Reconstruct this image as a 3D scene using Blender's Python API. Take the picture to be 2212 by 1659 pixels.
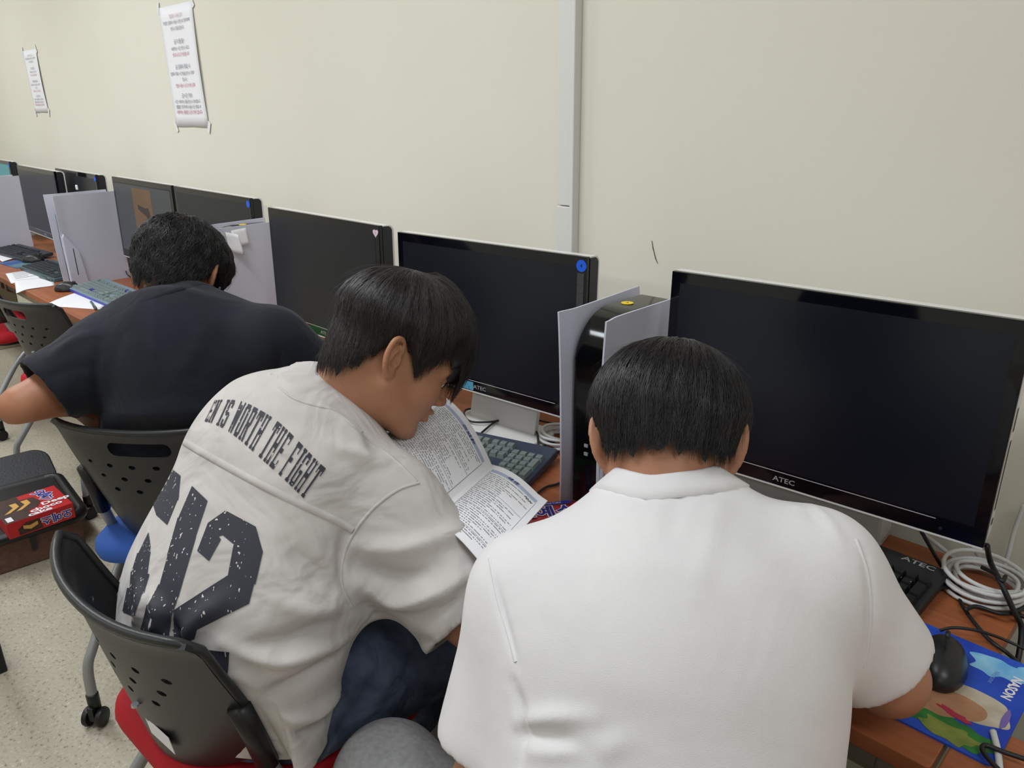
import bpy, bmesh, math, random
import numpy as np
from mathutils import Vector, Matrix
from mathutils.bvhtree import BVHTree

for o in list(bpy.data.objects): bpy.data.objects.remove(o)
scene = bpy.context.scene
COL = scene.collection
rng = random.Random(7)
PI = math.pi

# ------------------------------------------------------------------ camera
CAM = np.array([0.0, 0.0, 1.46]); FPX = 1665.0
def cam_axes(pitch=20.1, yaw=45.0, roll=-0.7):
    p, y, r = (math.radians(v) for v in (pitch, yaw, roll))
    fwd = np.array([-math.cos(y)*math.cos(p), math.sin(y)*math.cos(p), -math.sin(p)])
    right = np.cross(fwd, [0, 0, 1.0]); right /= np.linalg.norm(right)
    up = np.cross(right, fwd)
    return np.array([right*math.cos(r)+up*math.sin(r), -right*math.sin(r)+up*math.cos(r), fwd])
AX = cam_axes()
cd = bpy.data.cameras.new('camera'); cam = bpy.data.objects.new('camera', cd); COL.objects.link(cam)
cam.matrix_world = Matrix([[AX[0][i], AX[1][i], -AX[2][i], CAM[i]] for i in range(3)] + [[0, 0, 0, 1]])
cd.sensor_fit = 'HORIZONTAL'; cd.sensor_width = 36.0; cd.lens = FPX*36.0/2212.0
cd.clip_start = 0.05
scene.camera = cam
# survey helpers: where a sight line of the photograph meets a known height, wall distance or range
def ray(px, py): return np.array([(px-1106.0)/FPX, -(py-829.5)/FPX, 1.0]) @ AX
def PD(px, py, d): return CAM + ray(px, py)*d
def PZ(px, py, z): r = ray(px, py); return CAM + r*((z-CAM[2])/r[2])
def PY(px, py, y): r = ray(px, py); return CAM + r*((y-CAM[1])/r[1])

# ------------------------------------------------------------------ light and exposure
w = bpy.data.worlds.new('room_air'); scene.world = w; w.use_nodes = True
w.node_tree.nodes['Background'].inputs[0].default_value = (0.85, 0.92, 1.0, 1)
w.node_tree.nodes['Background'].inputs[1].default_value = 0.15
scene.view_settings.view_transform = 'Standard'; scene.view_settings.look = 'None'
scene.view_settings.gamma = 1.0; scene.view_settings.use_curve_mapping = False
scene.view_settings.exposure = 0.0
def ceiling_lamp(x, y, sx, sy, power, col=(0.905, 0.945, 1.0)):
    l = bpy.data.lights.new('ceiling_panel_light', 'AREA'); l.shape = 'RECTANGLE'; l.size = sx; l.size_y = sy
    l.energy = power; l.color = col
    o = bpy.data.objects.new('ceiling_panel_light', l); COL.objects.link(o); o.location = (x, y, 2.585)
    return o
for x, y, p in ((-5.4, 0.15, 23), (-3.4, 0.15, 24), (-1.4, 0.15, 21.5), (0.9, 0.15, 13),
                (-5.4, -2.0, 16), (-3.4, -2.0, 15), (-1.4, -2.0, 14), (0.9, -2.0, 10)):
    ceiling_lamp(x, y, 1.2, 0.32, p)

# ------------------------------------------------------------------ materials
def lin(c):
    return tuple(((v/255.0)/12.92 if v/255.0 <= 0.04045 else ((v/255.0+0.055)/1.055)**2.4) for v in c) + (1.0,)
MATS = {}
def mat(name, rgb, rough=0.5, spec=0.5, metal=0.0, rgb2=None, nscale=20.0, namt=0.5, bump=0.0, bscale=200.0,
        coat=0.0, sheen=0.0, sss=0.0, stretch=None, emit=None, trans=0.0, lo=0.35, hi=0.65, detail=4.0):
    if name in MATS: return MATS[name]
    m = bpy.data.materials.new(name); m.use_nodes = True; nt = m.node_tree; b = nt.nodes['Principled BSDF']
    b.inputs['Base Color'].default_value = lin(rgb); b.inputs['Roughness'].default_value = rough
    b.inputs['Specular IOR Level'].default_value = spec; b.inputs['Metallic'].default_value = metal
    b.inputs['Coat Weight'].default_value = coat; b.inputs['Coat Roughness'].default_value = 0.08
    b.inputs['Sheen Weight'].default_value = sheen
    if trans: b.inputs['Transmission Weight'].default_value = trans
    if sss:
        b.inputs['Subsurface Weight'].default_value = sss
        b.inputs['Subsurface Radius'].default_value = (0.012, 0.005, 0.003); b.inputs['Subsurface Scale'].default_value = 1.0
    if emit:
        b.inputs['Emission Color'].default_value = lin(emit[0]); b.inputs['Emission Strength'].default_value = emit[1]
    tc = nt.nodes.new('ShaderNodeTexCoord'); src = tc.outputs['Object']
    if stretch:
        mp = nt.nodes.new('ShaderNodeMapping'); mp.inputs['Scale'].default_value = stretch
        nt.links.new(src, mp.inputs['Vector']); src = mp.outputs['Vector']
    if rgb2:
        n = nt.nodes.new('ShaderNodeTexNoise'); n.inputs['Scale'].default_value = nscale; n.inputs['Detail'].default_value = detail
        nt.links.new(src, n.inputs['Vector'])
        r = nt.nodes.new('ShaderNodeValToRGB'); r.color_ramp.elements[0].position = lo; r.color_ramp.elements[1].position = hi
        r.color_ramp.elements[0].color = lin(rgb); r.color_ramp.elements[1].color = lin(rgb2)
        nt.links.new(n.outputs['Fac'], r.inputs['Fac']); nt.links.new(r.outputs['Color'], b.inputs['Base Color'])
    if bump:
        n2 = nt.nodes.new('ShaderNodeTexNoise'); n2.inputs['Scale'].default_value = bscale; n2.inputs['Detail'].default_value = 3.0
        nt.links.new(src, n2.inputs['Vector'])
        bp = nt.nodes.new('ShaderNodeBump'); bp.inputs['Strength'].default_value = bump; bp.inputs['Distance'].default_value = 0.002
        nt.links.new(n2.outputs['Fac'], bp.inputs['Height']); nt.links.new(bp.outputs['Normal'], b.inputs['Normal'])
    MATS[name] = m
    return m

M_wall = mat('painted_wall', (230, 227, 213), 0.85, 0.2, rgb2=(226, 223, 208), nscale=1.3, bump=0.12, bscale=90)
M_ceil = mat('ceiling_white', (235, 235, 232), 0.9, 0.2)
M_white_gloss = mat('white_plastic_gloss', (226, 226, 224), 0.28, 0.5)
M_white_matte = mat('white_plastic_matte', (222, 221, 218), 0.5, 0.4)
M_console = mat('console_white', (205, 207, 222), 0.55, 0.35)
M_black_gloss = mat('black_gloss', (10, 12, 19), 0.07, 0.5)
M_piano = mat('piano_black', (8, 9, 12), 0.12, 0.5)
M_screen = mat('screen_glass', (17, 22, 33), 0.3, 0.42)
M_dark = mat('dark_plastic', (32, 33, 37), 0.42, 0.45, bump=0.05, bscale=600)
M_black = mat('black_plastic', (18, 18, 20), 0.4, 0.45)
M_shell = mat('chair_shell', (34, 36, 38), 0.38, 0.5, bump=0.1, bscale=500)
M_silver = mat('silver_print', (185, 187, 192), 0.35, 0.5, metal=0.3)
M_paper = mat('white_paper', (240, 240, 243), 0.75, 0.2)
M_ink = mat('grey_ink', (120, 122, 132), 0.8, 0.1)
M_inkred = mat('red_ink', (190, 104, 120), 0.8, 0.1)
M_steel = mat('grey_painted_steel', (150, 152, 152), 0.32, 0.5, metal=0.25)
M_leg = mat('beige_steel', (150, 142, 122), 0.5, 0.4)
M_tape = mat('clear_tape', (238, 240, 238), 0.25, 0.5)

def wood_mat():
    m = bpy.data.materials.new('cherry_laminate'); m.use_nodes = True; nt = m.node_tree; b = nt.nodes['Principled BSDF']
    tc = nt.nodes.new('ShaderNodeTexCoord'); mp = nt.nodes.new('ShaderNodeMapping'); mp.inputs['Scale'].default_value = (1.2, 22, 22)
    n = nt.nodes.new('ShaderNodeTexNoise'); n.inputs['Scale'].default_value = 3.0; n.inputs['Detail'].default_value = 6.0
    n.inputs['Distortion'].default_value = 0.6
    r = nt.nodes.new('ShaderNodeValToRGB')
    for i, (p, c) in enumerate(((0.3, (148, 84, 50)), (0.7, (172, 102, 64)))):
        r.color_ramp.elements[i].position = p; r.color_ramp.elements[i].color = lin(c)
    nt.links.new(tc.outputs['Object'], mp.inputs['Vector']); nt.links.new(mp.outputs['Vector'], n.inputs['Vector'])
    nt.links.new(n.outputs['Fac'], r.inputs['Fac']); nt.links.new(r.outputs['Color'], b.inputs['Base Color'])
    b.inputs['Roughness'].default_value = 0.38; b.inputs['Specular IOR Level'].default_value = 0.4
    return m
M_wood = wood_mat()
def floor_mat():
    m = bpy.data.materials.new('speckled_vinyl'); m.use_nodes = True; nt = m.node_tree; b = nt.nodes['Principled BSDF']
    tc = nt.nodes.new('ShaderNodeTexCoord')
    v = nt.nodes.new('ShaderNodeTexNoise'); v.inputs['Scale'].default_value = 95.0; v.inputs['Detail'].default_value = 5.0; v.inputs['Roughness'].default_value = 0.7
    r = nt.nodes.new('ShaderNodeValToRGB'); cr = r.color_ramp
    cr.elements[0].position = 0.33; cr.elements[0].color = lin((120, 108, 88)); cr.elements[1].position = 0.43; cr.elements[1].color = lin((196, 186, 164))
    e = cr.elements.new(0.60); e.color = lin((204, 195, 175)); e = cr.elements.new(0.66); e.color = lin((232, 226, 212))
    n2 = nt.nodes.new('ShaderNodeTexNoise'); n2.inputs['Scale'].default_value = 2.2
    mx = nt.nodes.new('ShaderNodeMix'); mx.data_type = 'RGBA'; mx.blend_type = 'MULTIPLY'; mx.inputs['Factor'].default_value = 0.35
    nt.links.new(tc.outputs['Object'], v.inputs['Vector']); nt.links.new(tc.outputs['Object'], n2.inputs['Vector'])
    nt.links.new(v.outputs['Fac'], r.inputs['Fac']); nt.links.new(r.outputs['Color'], mx.inputs['A']); nt.links.new(n2.outputs['Fac'], mx.inputs['B'])
    nt.links.new(mx.outputs['Result'], b.inputs['Base Color']); b.inputs['Roughness'].default_value = 0.5
    return m
M_floor = floor_mat()

# ------------------------------------------------------------------ mesh helpers
class MB:
    def __init__(s): s.v = []; s.f = []; s.m = []
    def add(s, vs, fs, mi=0):
        o = len(s.v); s.v += [tuple(map(float, p)) for p in vs]; s.f += [tuple(i+o for i in f) for f in fs]; s.m += [mi]*len(fs); return s
    def box(s, x0, x1, y0, y1, z0, z1, mi=0):
        vs = [(x, y, z) for z in (z0, z1) for y in (y0, y1) for x in (x0, x1)]
        return s.add(vs, [(0, 2, 3, 1), (4, 5, 7, 6), (0, 1, 5, 4), (2, 6, 7, 3), (0, 4, 6, 2), (1, 3, 7, 5)], mi)
    def prism(s, pts, a0, a1, axis='z', mi=0, inset=0.0):
        # closed 2-D outline extruded along an axis; inset shrinks the far cap a little (chamfer)
        n = len(pts); c = np.mean(np.array(pts), axis=0)
        def mk(p, a):
            if axis == 'z': return (p[0], p[1], a)
            if axis == 'y': return (p[0], a, p[1])
            return (a, p[0], p[1])
        rings = [[mk(p, a0) for p in pts], [mk(p, a1) for p in pts]]
        if inset:
            q = [tuple(np.array(p)+(c-np.array(p))/max(1e-6, np.linalg.norm(c-np.array(p)))*inset) for p in pts]
            d = inset if a1 > a0 else -inset
            rings = [[mk(p, a0) for p in pts], [mk(p, a1-d) for p in pts], [mk(p, a1) for p in q]]
        vs = [v for r in rings for v in r]; fs = []
        for k in range(len(rings)-1):
            for i in range(n):
                j = (i+1) % n; fs.append((k*n+i, k*n+j, (k+1)*n+j, (k+1)*n+i))
        fs.append(tuple(range(n-1, -1, -1))); fs.append(tuple((len(rings)-1)*n+i for i in range(n)))
        return s.add(vs, fs, mi)
    def tube(s, pts, r, seg=8, mi=0, cap=True, closed=False):
        P = [np.array(p, float) for p in pts]; n = len(P); vs = []; fs = []
        rr = r if isinstance(r, (list, tuple, np.ndarray)) else [r]*n
        up = None
        for i in range(n):
            if closed: t = P[(i+1) % n]-P[i-1]
            else: t = P[min(i+1, n-1)]-P[max(i-1, 0)]
            t = t/max(1e-9, np.linalg.norm(t))
            if up is None: up = np.array([0, 0, 1.0]) if abs(t[2]) < 0.9 else np.array([1.0, 0, 0])
            a = up-t*np.dot(up, t); a /= max(1e-9, np.linalg.norm(a)); b = np.cross(t, a); up = a
            for k in range(seg):
                an = 2*PI*k/seg; vs.append(P[i]+(a*math.cos(an)+b*math.sin(an))*rr[i])
        m = n if closed else n-1
        for i in range(m):
            j = (i+1) % n
            for k in range(seg):
                l = (k+1) % seg; fs.append((i*seg+k, i*seg+l, j*seg+l, j*seg+k))
        if cap and not closed:
            fs.append(tuple(range(seg-1, -1, -1))); fs.append(tuple((n-1)*seg+k for k in range(seg)))
        return s.add(vs, fs, mi)
    def lathe(s, prof, seg=20, c=(0, 0, 0), axis='z', mi=0):
        vs = []; fs = []; n = len(prof)
        for r, h in prof:
            for k in range(seg):
                a = 2*PI*k/seg; x, y = r*math.cos(a), r*math.sin(a)
                p = (x, y, h) if axis == 'z' else ((h, x, y) if axis == 'x' else (x, h, y))
                vs.append((p[0]+c[0], p[1]+c[1], p[2]+c[2]))
        for i in range(n-1):
            for k in range(seg):
                l = (k+1) % seg; fs.append((i*seg+k, i*seg+l, (i+1)*seg+l, (i+1)*seg+k))
        fs.append(tuple(range(seg-1, -1, -1))); fs.append(tuple((n-1)*seg+k for k in range(seg)))
        return s.add(vs, fs, mi)
    def grid(s, nu, nv, fn, mi=0):
        vs = [fn(u/(nu-1), v/(nv-1)) for v in range(nv) for u in range(nu)]
        fs = [(j*nu+i, j*nu+i+1, (j+1)*nu+i+1, (j+1)*nu+i) for j in range(nv-1) for i in range(nu-1)]
        return s.add(vs, fs, mi)
    def sheet(s, nu, nv, fn, nrm, th, mi=0):
        # a thin solid sheet: front surface fn(u,v), thickness th against nrm(u,v)
        A = [np.array(fn(u/(nu-1), v/(nv-1))) for v in range(nv) for u in range(nu)]
        N = [np.array(nrm(u/(nu-1), v/(nv-1))) for v in range(nv) for u in range(nu)]
        n = nu*nv; vs = A + [a-q*th for a, q in zip(A, N)]
        fs = []
        for j in range(nv-1):
            for i in range(nu-1):
                q = (j*nu+i, j*nu+i+1, (j+1)*nu+i+1, (j+1)*nu+i); fs.append(q); fs.append(tuple(n+k for k in q[::-1]))
        edge = [i for i in range(nu)] + [j*nu+nu-1 for j in range(1, nv)] + [(nv-1)*nu+i for i in range(nu-2, -1, -1)] + [j*nu for j in range(nv-2, 0, -1)]
        for a, b in zip(edge, edge[1:]+edge[:1]): fs.append((b, a, n+a, n+b))
        return s.add(vs, fs, mi)
    def mesh(s, name):
        me = bpy.data.meshes.new(name); me.from_pydata(s.v, [], s.f); me.update(); return me
    def obj(s, name, mats, parent=None, smooth=False, bevel=0.0, auto=None, **kw):
        me = s.mesh(name)
        for m in (mats if isinstance(mats, (list, tuple)) else [mats]): me.materials.append(m)
        if max(s.m or [0]) > 0: me.polygons.foreach_set('material_index', s.m)
        if smooth: me.polygons.foreach_set('use_smooth', [True]*len(me.polygons))
        if auto: me.set_sharp_from_angle(angle=math.radians(auto))
        return link(name, me, parent, bevel, **kw)
def link(name, me, parent=None, bevel=0.0, **kw):
    o = bpy.data.objects.new(name, me); COL.objects.link(o)
    if parent: o.parent = parent
    if bevel:
        b = o.modifiers.new('bevel', 'BEVEL'); b.width = bevel; b.segments = 2; b.limit_method = 'ANGLE'
    tag(o, **kw)
    return o
def tag(o, label=None, cat=None, group=None, kind=None):
    if label: o['label'] = label
    if cat: o['category'] = cat
    if group: o['group'] = group
    if kind: o['kind'] = kind
    return o
def thing(name, label, cat, loc=(0, 0, 0), rotz=0.0, group=None):
    o = bpy.data.objects.new(name, None); COL.objects.link(o); o.empty_display_size = 0.05
    o.location = loc; o.rotation_euler = (0, 0, rotz)
    return tag(o, label, cat, group)
def copy_tree(o, parent=None):
    c = o.copy(); COL.objects.link(c)
    if parent: c.parent = parent
    for ch in list(o.children): copy_tree(ch, c)
    return c
def rrect(x0, x1, y0, y1, r, n=5):
    pts = []
    for cx, cy, a0 in ((x1-r, y1-r, 0), (x0+r, y1-r, 90), (x0+r, y0+r, 180), (x1-r, y0+r, 270)):
        for k in range(n+1):
            a = math.radians(a0+90*k/n); pts.append((cx+r*math.cos(a), cy+r*math.sin(a)))
    return pts
def spline(pts, n=8, closed=False):
    P = [np.array(p, float) for p in pts]; out = []; m = len(P)
    for i in range(m if closed else m-1):
        if closed: p0, p1, p2, p3 = P[i-1], P[i], P[(i+1) % m], P[(i+2) % m]
        else: p0, p1, p2, p3 = P[max(i-1, 0)], P[i], P[i+1], P[min(i+2, m-1)]
        for k in range(n):
            t = k/n
            out.append(0.5*((2*p1)+(-p0+p2)*t+(2*p0-5*p1+4*p2-p3)*t*t+(-p0+3*p1-3*p2+p3)*t**3))
    if not closed: out.append(P[-1])
    return out
TEXTS = {}
def text_mesh(body, size=0.01, sx=1.0, align='CENTER', bold=0.0, res=2):
    key = (body, round(size, 6), sx, align, bold)
    if key in TEXTS: return TEXTS[key].copy()
    cu = bpy.data.curves.new('lettering', 'FONT'); cu.body = body; cu.size = size; cu.align_x = align; cu.align_y = 'CENTER'
    cu.offset = bold; cu.resolution_u = res
    o = bpy.data.objects.new('lettering', cu); me = bpy.data.meshes.new_from_object(o)
    bpy.data.objects.remove(o); bpy.data.curves.remove(cu)
    if sx != 1.0:
        for v in me.vertices: v.co.x *= sx
    TEXTS[key] = me.copy()
    return me
def text_obj(name, body, size, m, parent, loc, rot=(0, 0, 0), sx=1.0, bold=0.0, align='CENTER', **kw):
    me = text_mesh(body, size, sx, align, bold); me.materials.clear(); me.materials.append(m)
    o = link(name, me, parent, **kw); o.location = loc; o.rotation_euler = rot
    return o

# ------------------------------------------------------------------ the room
WY = 1.38          # inner face of the wall behind the desks
DZ = 0.72          # desk top height
DF = 0.832         # desk front edge
MB().box(-7.2, 2.6, WY, WY+0.12, -0.02, 2.6).obj('wall_back', M_wall, kind='structure')
MB().box(-7.32, -7.2, -3.6, WY+0.12, -0.02, 2.6).obj('wall_left', M_wall, kind='structure')
MB().box(2.6, 2.72, -3.6, WY+0.12, -0.02, 2.6).obj('wall_right', M_wall, kind='structure')
MB().box(-7.32, 2.72, -3.72, -3.6, -0.02, 2.6).obj('wall_front', M_wall, kind='structure')
MB().box(-7.32, 2.72, -3.72, WY+0.12, 2.6, 2.7).obj('ceiling', M_ceil, kind='structure')
MB().box(-7.32, 2.72, -3.72, WY+0.12, -0.12, -0.0).obj('floor', M_floor, kind='structure')
MB().box(-7.2, 2.6, WY-0.012, WY, 0, 0.09).obj('baseboard_back', mat('baseboard_brown', (70, 60, 52), 0.6), bevel=0.003, kind='structure')

# cable trunking down the wall
tr = thing('cable_trunking', 'white plastic cable trunking running down the cream wall', 'trunking', (PY(1233, 300, WY)[0], WY, 0))
MB().box(-0.026, 0.018, -0.016, 0, 1.235, 2.6).obj('trunking_cover', M_white_matte, tr, bevel=0.002)
MB().box(-0.026, 0.016, -0.0175, 0, 0.05, 1.233).obj('trunking_cover', M_white_matte, tr, bevel=0.002)
MB().box(0.018, 0.028, -0.024, 0, 0.05, 2.6).obj('trunking_rib', M_white_matte, tr, bevel=0.002)
# pencil-like scratch in the paint
pts = [PY(*p, WY-0.0006) for p in ((1408, 520), (1411, 538), (1413, 545), (1416, 558), (1421, 570))]
MB().tube(pts, [0.0006, 0.0011, 0.0009, 0.0011, 0.0004], 5).obj('wall_scratch', mat('scratch_grey', (88, 84, 72), 0.9), label='short dark scratch in the cream wall paint', cat='scratch')
# ------------------------------------------------------------------ desks
def make_desk(x0, x1, y0, y1, label):
    d = thing('computer_desk', label, 'desk', ((x0+x1)/2, (y0+y1)/2, 0), group='cherry computer desks along the wall')
    hx, hy = (x1-x0)/2, (y1-y0)/2
    MB().prism(rrect(-hx+0.0015, hx-0.0015, -hy, hy, 0.006, 3), DZ-0.025, DZ).obj('desk_top', M_wood, d, bevel=0.002)
    MB().box(-hx+0.06, hx-0.06, hy-0.06, hy-0.045, 0.25, DZ-0.027).obj('modesty_panel', M_leg, d)
    for s in (-1, 1):
        a = s*(hx-0.05)
        m = MB(); m.prism([(-hy+0.03, DZ-0.027), (-hy+0.03, DZ-0.085), (-hy+0.2, DZ-0.17), (-0.02, 0.07), (-hy+0.05, 0.045), (-hy+0.05, 0.0), (hy-0.05, 0.0), (hy-0.05, 0.07), (0.1, 0.09), (0.12, DZ-0.027)], a-0.018, a+0.018, 'x')
        m.obj('leg_panel', M_leg, d, bevel=0.004)
    MB().box(-hx+0.06, hx-0.06, -hy+0.035, -hy+0.055, DZ-0.075, DZ-0.027).obj('front_rail', M_leg, d)
    return d
xs = [-0.145, -1.545, -2.945, -4.345, -5.745]
names = ['cherry laminate desk under the two nearest monitors', 'cherry laminate desk under the heart-sticker monitor, beside the dark-shirted person',
         'cherry laminate desk holding the teal keyboard and loose white sheets', 'cherry laminate desk at the far left end of the row']
for i in range(4): make_desk(xs[i+1], xs[i], DF, 1.335, names[i])
make_desk(-0.142, 0.6, 0.40, 0.955, 'separate cherry laminate table at the bottom right corner')

# ------------------------------------------------------------------ monitors
MW, MH, MT = 0.555, 0.345, 1.175
def make_monitor(pl, pr, label, dark_side=True, tilt=1.5, logo=True, rear=False):
    """pl, pr: (x, y) of the front top-left and top-right corners"""
    pl = np.array(pl); pr = np.array(pr); c = (pl+pr)/2; u = pr-pl; yaw = math.atan2(u[1], u[0]); W = np.linalg.norm(u)
    t = thing('all_in_one_monitor', label, 'monitor', (c[0], c[1], DZ), yaw, 'all-in-one monitors on the desks')
    zt = MT-DZ; zb = zt-MH; hw = W/2
    head = bpy.data.objects.new('display_head', None); COL.objects.link(head); head.parent = t; head.empty_display_size = 0.03
    # white shell: side profile with rounded top back corner
    prof = [(0.010, zb+0.004), (0.044, zb+0.012)]
    for k in range(7):
        a = math.radians(90*k/6); prof.append((0.030+0.016*math.cos(a), zt-0.016+0.016*math.sin(a)))
    prof.append((0.010, zt))
    MB().prism(prof, -hw, hw, 'x').obj('back_shell', M_white_gloss, head, bevel=0.001)
    MB().prism([(-hw, zb), (hw, zb), (hw, zt), (-hw, zt)], 0.012, 0.0, 'y').obj('bezel', M_black_gloss, head, bevel=0.0015)
    MB().box(-hw+0.018, hw-0.018, -0.0004, 0.002, zb+0.03, zt-0.020).obj('screen', M_screen, head)
    MB().box(-hw+0.001, hw-0.001, -0.0008, 0.006, zb-0.002, zb+0.0006).obj('chin_trim', M_white_matte, head)
    MB().tube([(-hw*0.55, -0.0006, zb+0.026), (hw*0.75, -0.0006, zb+0.026)], 0.0007, 5).obj('chin_line', M_silver, head)
    MB().lathe([(0.003, -0.0007), (0.003, 0.001)], 10, (hw-0.06, 0, zb+0.012), 'y').obj('power_button', M_dark, head)
    if dark_side:
        q = [(0.0105, zb+0.006), (0.038, zb+0.012)]
        for k in range(7):
            a = math.radians(90*k/6); q.append((0.026+0.013*math.cos(a), zt-0.016+0.013*math.sin(a)))
        q.append((0.0105, zt-0.003))
        MB().prism(q, hw-0.001, hw+0.0015, 'x').obj('side_panel', M_dark, head)
    else:
        for z0, z1 in ((zt-0.13, zt-0.165), (zt-0.18, zt-0.29), (zt-0.305, zt-0.315)):
            MB().box(hw-0.002, hw+0.0006, 0.022, 0.031, z1, z0).obj('port_slot', M_black, head)
    if logo: text_obj('logo', 'ATEC', 0.0125, M_silver, head, (-0.012 if dark_side else -0.03, -0.0009, zb+0.0125), (PI/2, 0, 0), sx=1.25, bold=0.0002)
    # stand: broad neck plate and flat foot
    if rear:
        MB().prism([(0.085, 0.0), (0.155, 0.0), (0.155, 0.02), (0.075, zb+0.10), (0.062, zb+0.10), (0.085, 0.035)], -0.18, 0.115, 'x').obj('stand_neck', M_white_matte, t, bevel=0.008)
        MB().prism(rrect(-0.18, 0.115, 0.075, 0.165, 0.02, 4), 0.0, 0.012).obj('stand_foot', M_white_matte, t, bevel=0.002)
    else:
        n = MB(); n.sheet(9, 9, lambda a, b: (-0.1+0.2*a, 0.05+0.035*b, 0.014+(zb+0.08-0.014)*b), lambda a, b: (0, -1, 0.2), 0.012)
        n.obj('stand_neck', M_white_matte, t, smooth=True, auto=40)
        MB().prism(rrect(-0.13, 0.13, -0.040, 0.110, 0.035, 5), 0.0, 0.014, 'z', inset=0.003).obj('stand_foot', M_white_matte, t, bevel=0.001)
    head.rotation_euler = (0, 0, 0)
    # tip the head back a little about its lower edge
    a = math.radians(tilt); Rm = Matrix.Rotation(-a, 4, 'X'); piv = Matrix.Translation((0, 0, zt)); head.matrix_basis = piv @ Rm @ piv.inverted()
    return t, head, hw, zb, zt
def disc(parent, x, z, r, m, y=-0.0012, **kw):
    return MB().lathe([(r, y), (r, 0.0005)], 24, (x, 0, z), 'y').obj('round_sticker', m, parent, **kw)
M_bluest = mat('blue_sticker', (20, 96, 226), 0.5); M_yellow = mat('yellow_sticker', (236, 208, 32), 0.5); M_pink = mat('pink_sticker', (232, 205, 222), 0.5)
def top_at(px, py): p = PZ(px, py, MT); return (p[0], p[1])
monR, hR, *dR = make_monitor(top_at(1452, 585), top_at(2238, 697), 'nearest black monitor with white rim, right of the standing console', dark_side=False, rear=True)
mon2, h2, hw, zb, zt = make_monitor(top_at(858, 501), top_at(1268, 556), 'black monitor with blue 4 sticker behind the reading person')
disc(h2, hw-0.012, zt-0.018, 0.0118, M_bluest, label='blue round number sticker')
text_obj('sticker_number', '4', 0.011, M_black, h2, (hw-0.012, -0.0015, zt-0.018), (PI/2, 0, 0))
MB().box(hw-0.021, hw-0.005, -0.0011, 0.0004, zt-0.115, zt-0.033).obj('dark_tape', mat('grey_tape', (62, 62, 64), 0.6, bump=0.5, bscale=300), h2)
MB().box(-0.075, -0.032, -0.0012, 0.0004, zb+0.003, zb+0.022).obj('blue_label', mat('blue_label', (98, 178, 214), 0.6, rgb2=(60, 110, 140), nscale=300, lo=0.55, hi=0.7), h2)
mon1, h1, hw, zb, zt = make_monitor(top_at(578, 448), top_at(818, 488), 'black monitor with pale heart sticker between the two left people')
hp = [(0.011*16*math.sin(a)**3/16, 0.0105*(13*math.cos(a)-5*math.cos(2*a)-2*math.cos(3*a)-math.cos(4*a))/15) for a in [2*PI*k/28 for k in range(28)]]
MB().prism([(hw-0.014+x, zt-0.019+y) for x, y in hp], 0.0004, -0.0012, 'y').obj('heart_sticker', M_pink, h1)
text_obj('sticker_number', '3', 0.009, mat('red_ink_small', (190, 80, 100), .7), h1, (hw-0.014, -0.0015, zt-0.019), (PI/2, 0, 0))
monA2, hA2, hw, zb, zt = make_monitor(PY(375, 405, 1.228)[:2], PY(540, 435, 1.218)[:2], 'black monitor with blue dot, right one of the touching pair')
disc(hA2, hw-0.014, zt-0.02, 0.0115, M_bluest, label='blue round sticker')
monA1, hA1, hw, zb, zt = make_monitor(PY(241, 383, 1.232)[:2], PY(371, 404, 1.230)[:2]-np.array([0.006, 0]), 'lit grey monitor showing a brown picture, left of the touching pair')
M_lit = mat('dim_screen_light', (20, 22, 24), 0.35, 0.4, emit=((78, 82, 84), 0.55))
M_pic = mat('brown_desert_picture', (60, 44, 32), 0.4, 0.4, rgb2=(40, 30, 24), nscale=12, emit=((118, 92, 62), 0.55))
MB().box(-hw+0.020, hw-0.020, -0.0009, 0.0, zb+0.034, zt-0.024).obj('lit_desktop', M_lit, hA1)
MB().box(-0.10, 0.10, -0.0013, -0.0006, zb+0.034, zt-0.034).obj('picture_window', M_pic, hA1)
MB().prism([(0.02, zb+0.04), (0.035, zb+0.2), (-0.05, zb+0.225), (-0.055, zb+0.245), (0.03, zb+0.235), (0.055, zb+0.24), (0.075, zb+0.2), (0.085, zb+0.04)], -0.0014, -0.0018, 'y').obj('picture_shape', mat('picture_dark', (36, 32, 30), .4, emit=((52, 44, 38), .5)), hA1)
monB2, hB2, hw, zb, zt = make_monitor(PY(118, 361, 1.225)[:2], PY(205, 375, 1.215)[:2], 'small-looking black monitor behind the white console panels at far left')
disc(hB2, hw-0.012, zt-0.02, 0.0115, M_bluest, label='blue round sticker')
monB1, hB1, hw, zb, zt = make_monitor(PY(33, 344, 1.162)[:2], PY(113, 359, 1.150)[:2], 'grey reflecting monitor beside the leftmost console panel', rear=True)
monC, hC, hw, zb, zt = make_monitor(PY(-45, 331, 1.22)[:2], PY(17, 341, 1.21)[:2], 'teal lit monitor cut off by the left picture edge')
MB().box(-hw+0.020, hw-0.020, -0.0009, 0.0, zb+0.034, zt-0.02).obj('lit_desktop', mat('teal_screen', (10, 30, 34), 0.3, emit=((40, 140, 150), 0.7)), hC)
disc(hC, hw-0.012, zt-0.02, 0.0115, M_bluest, label='blue round sticker')

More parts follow.
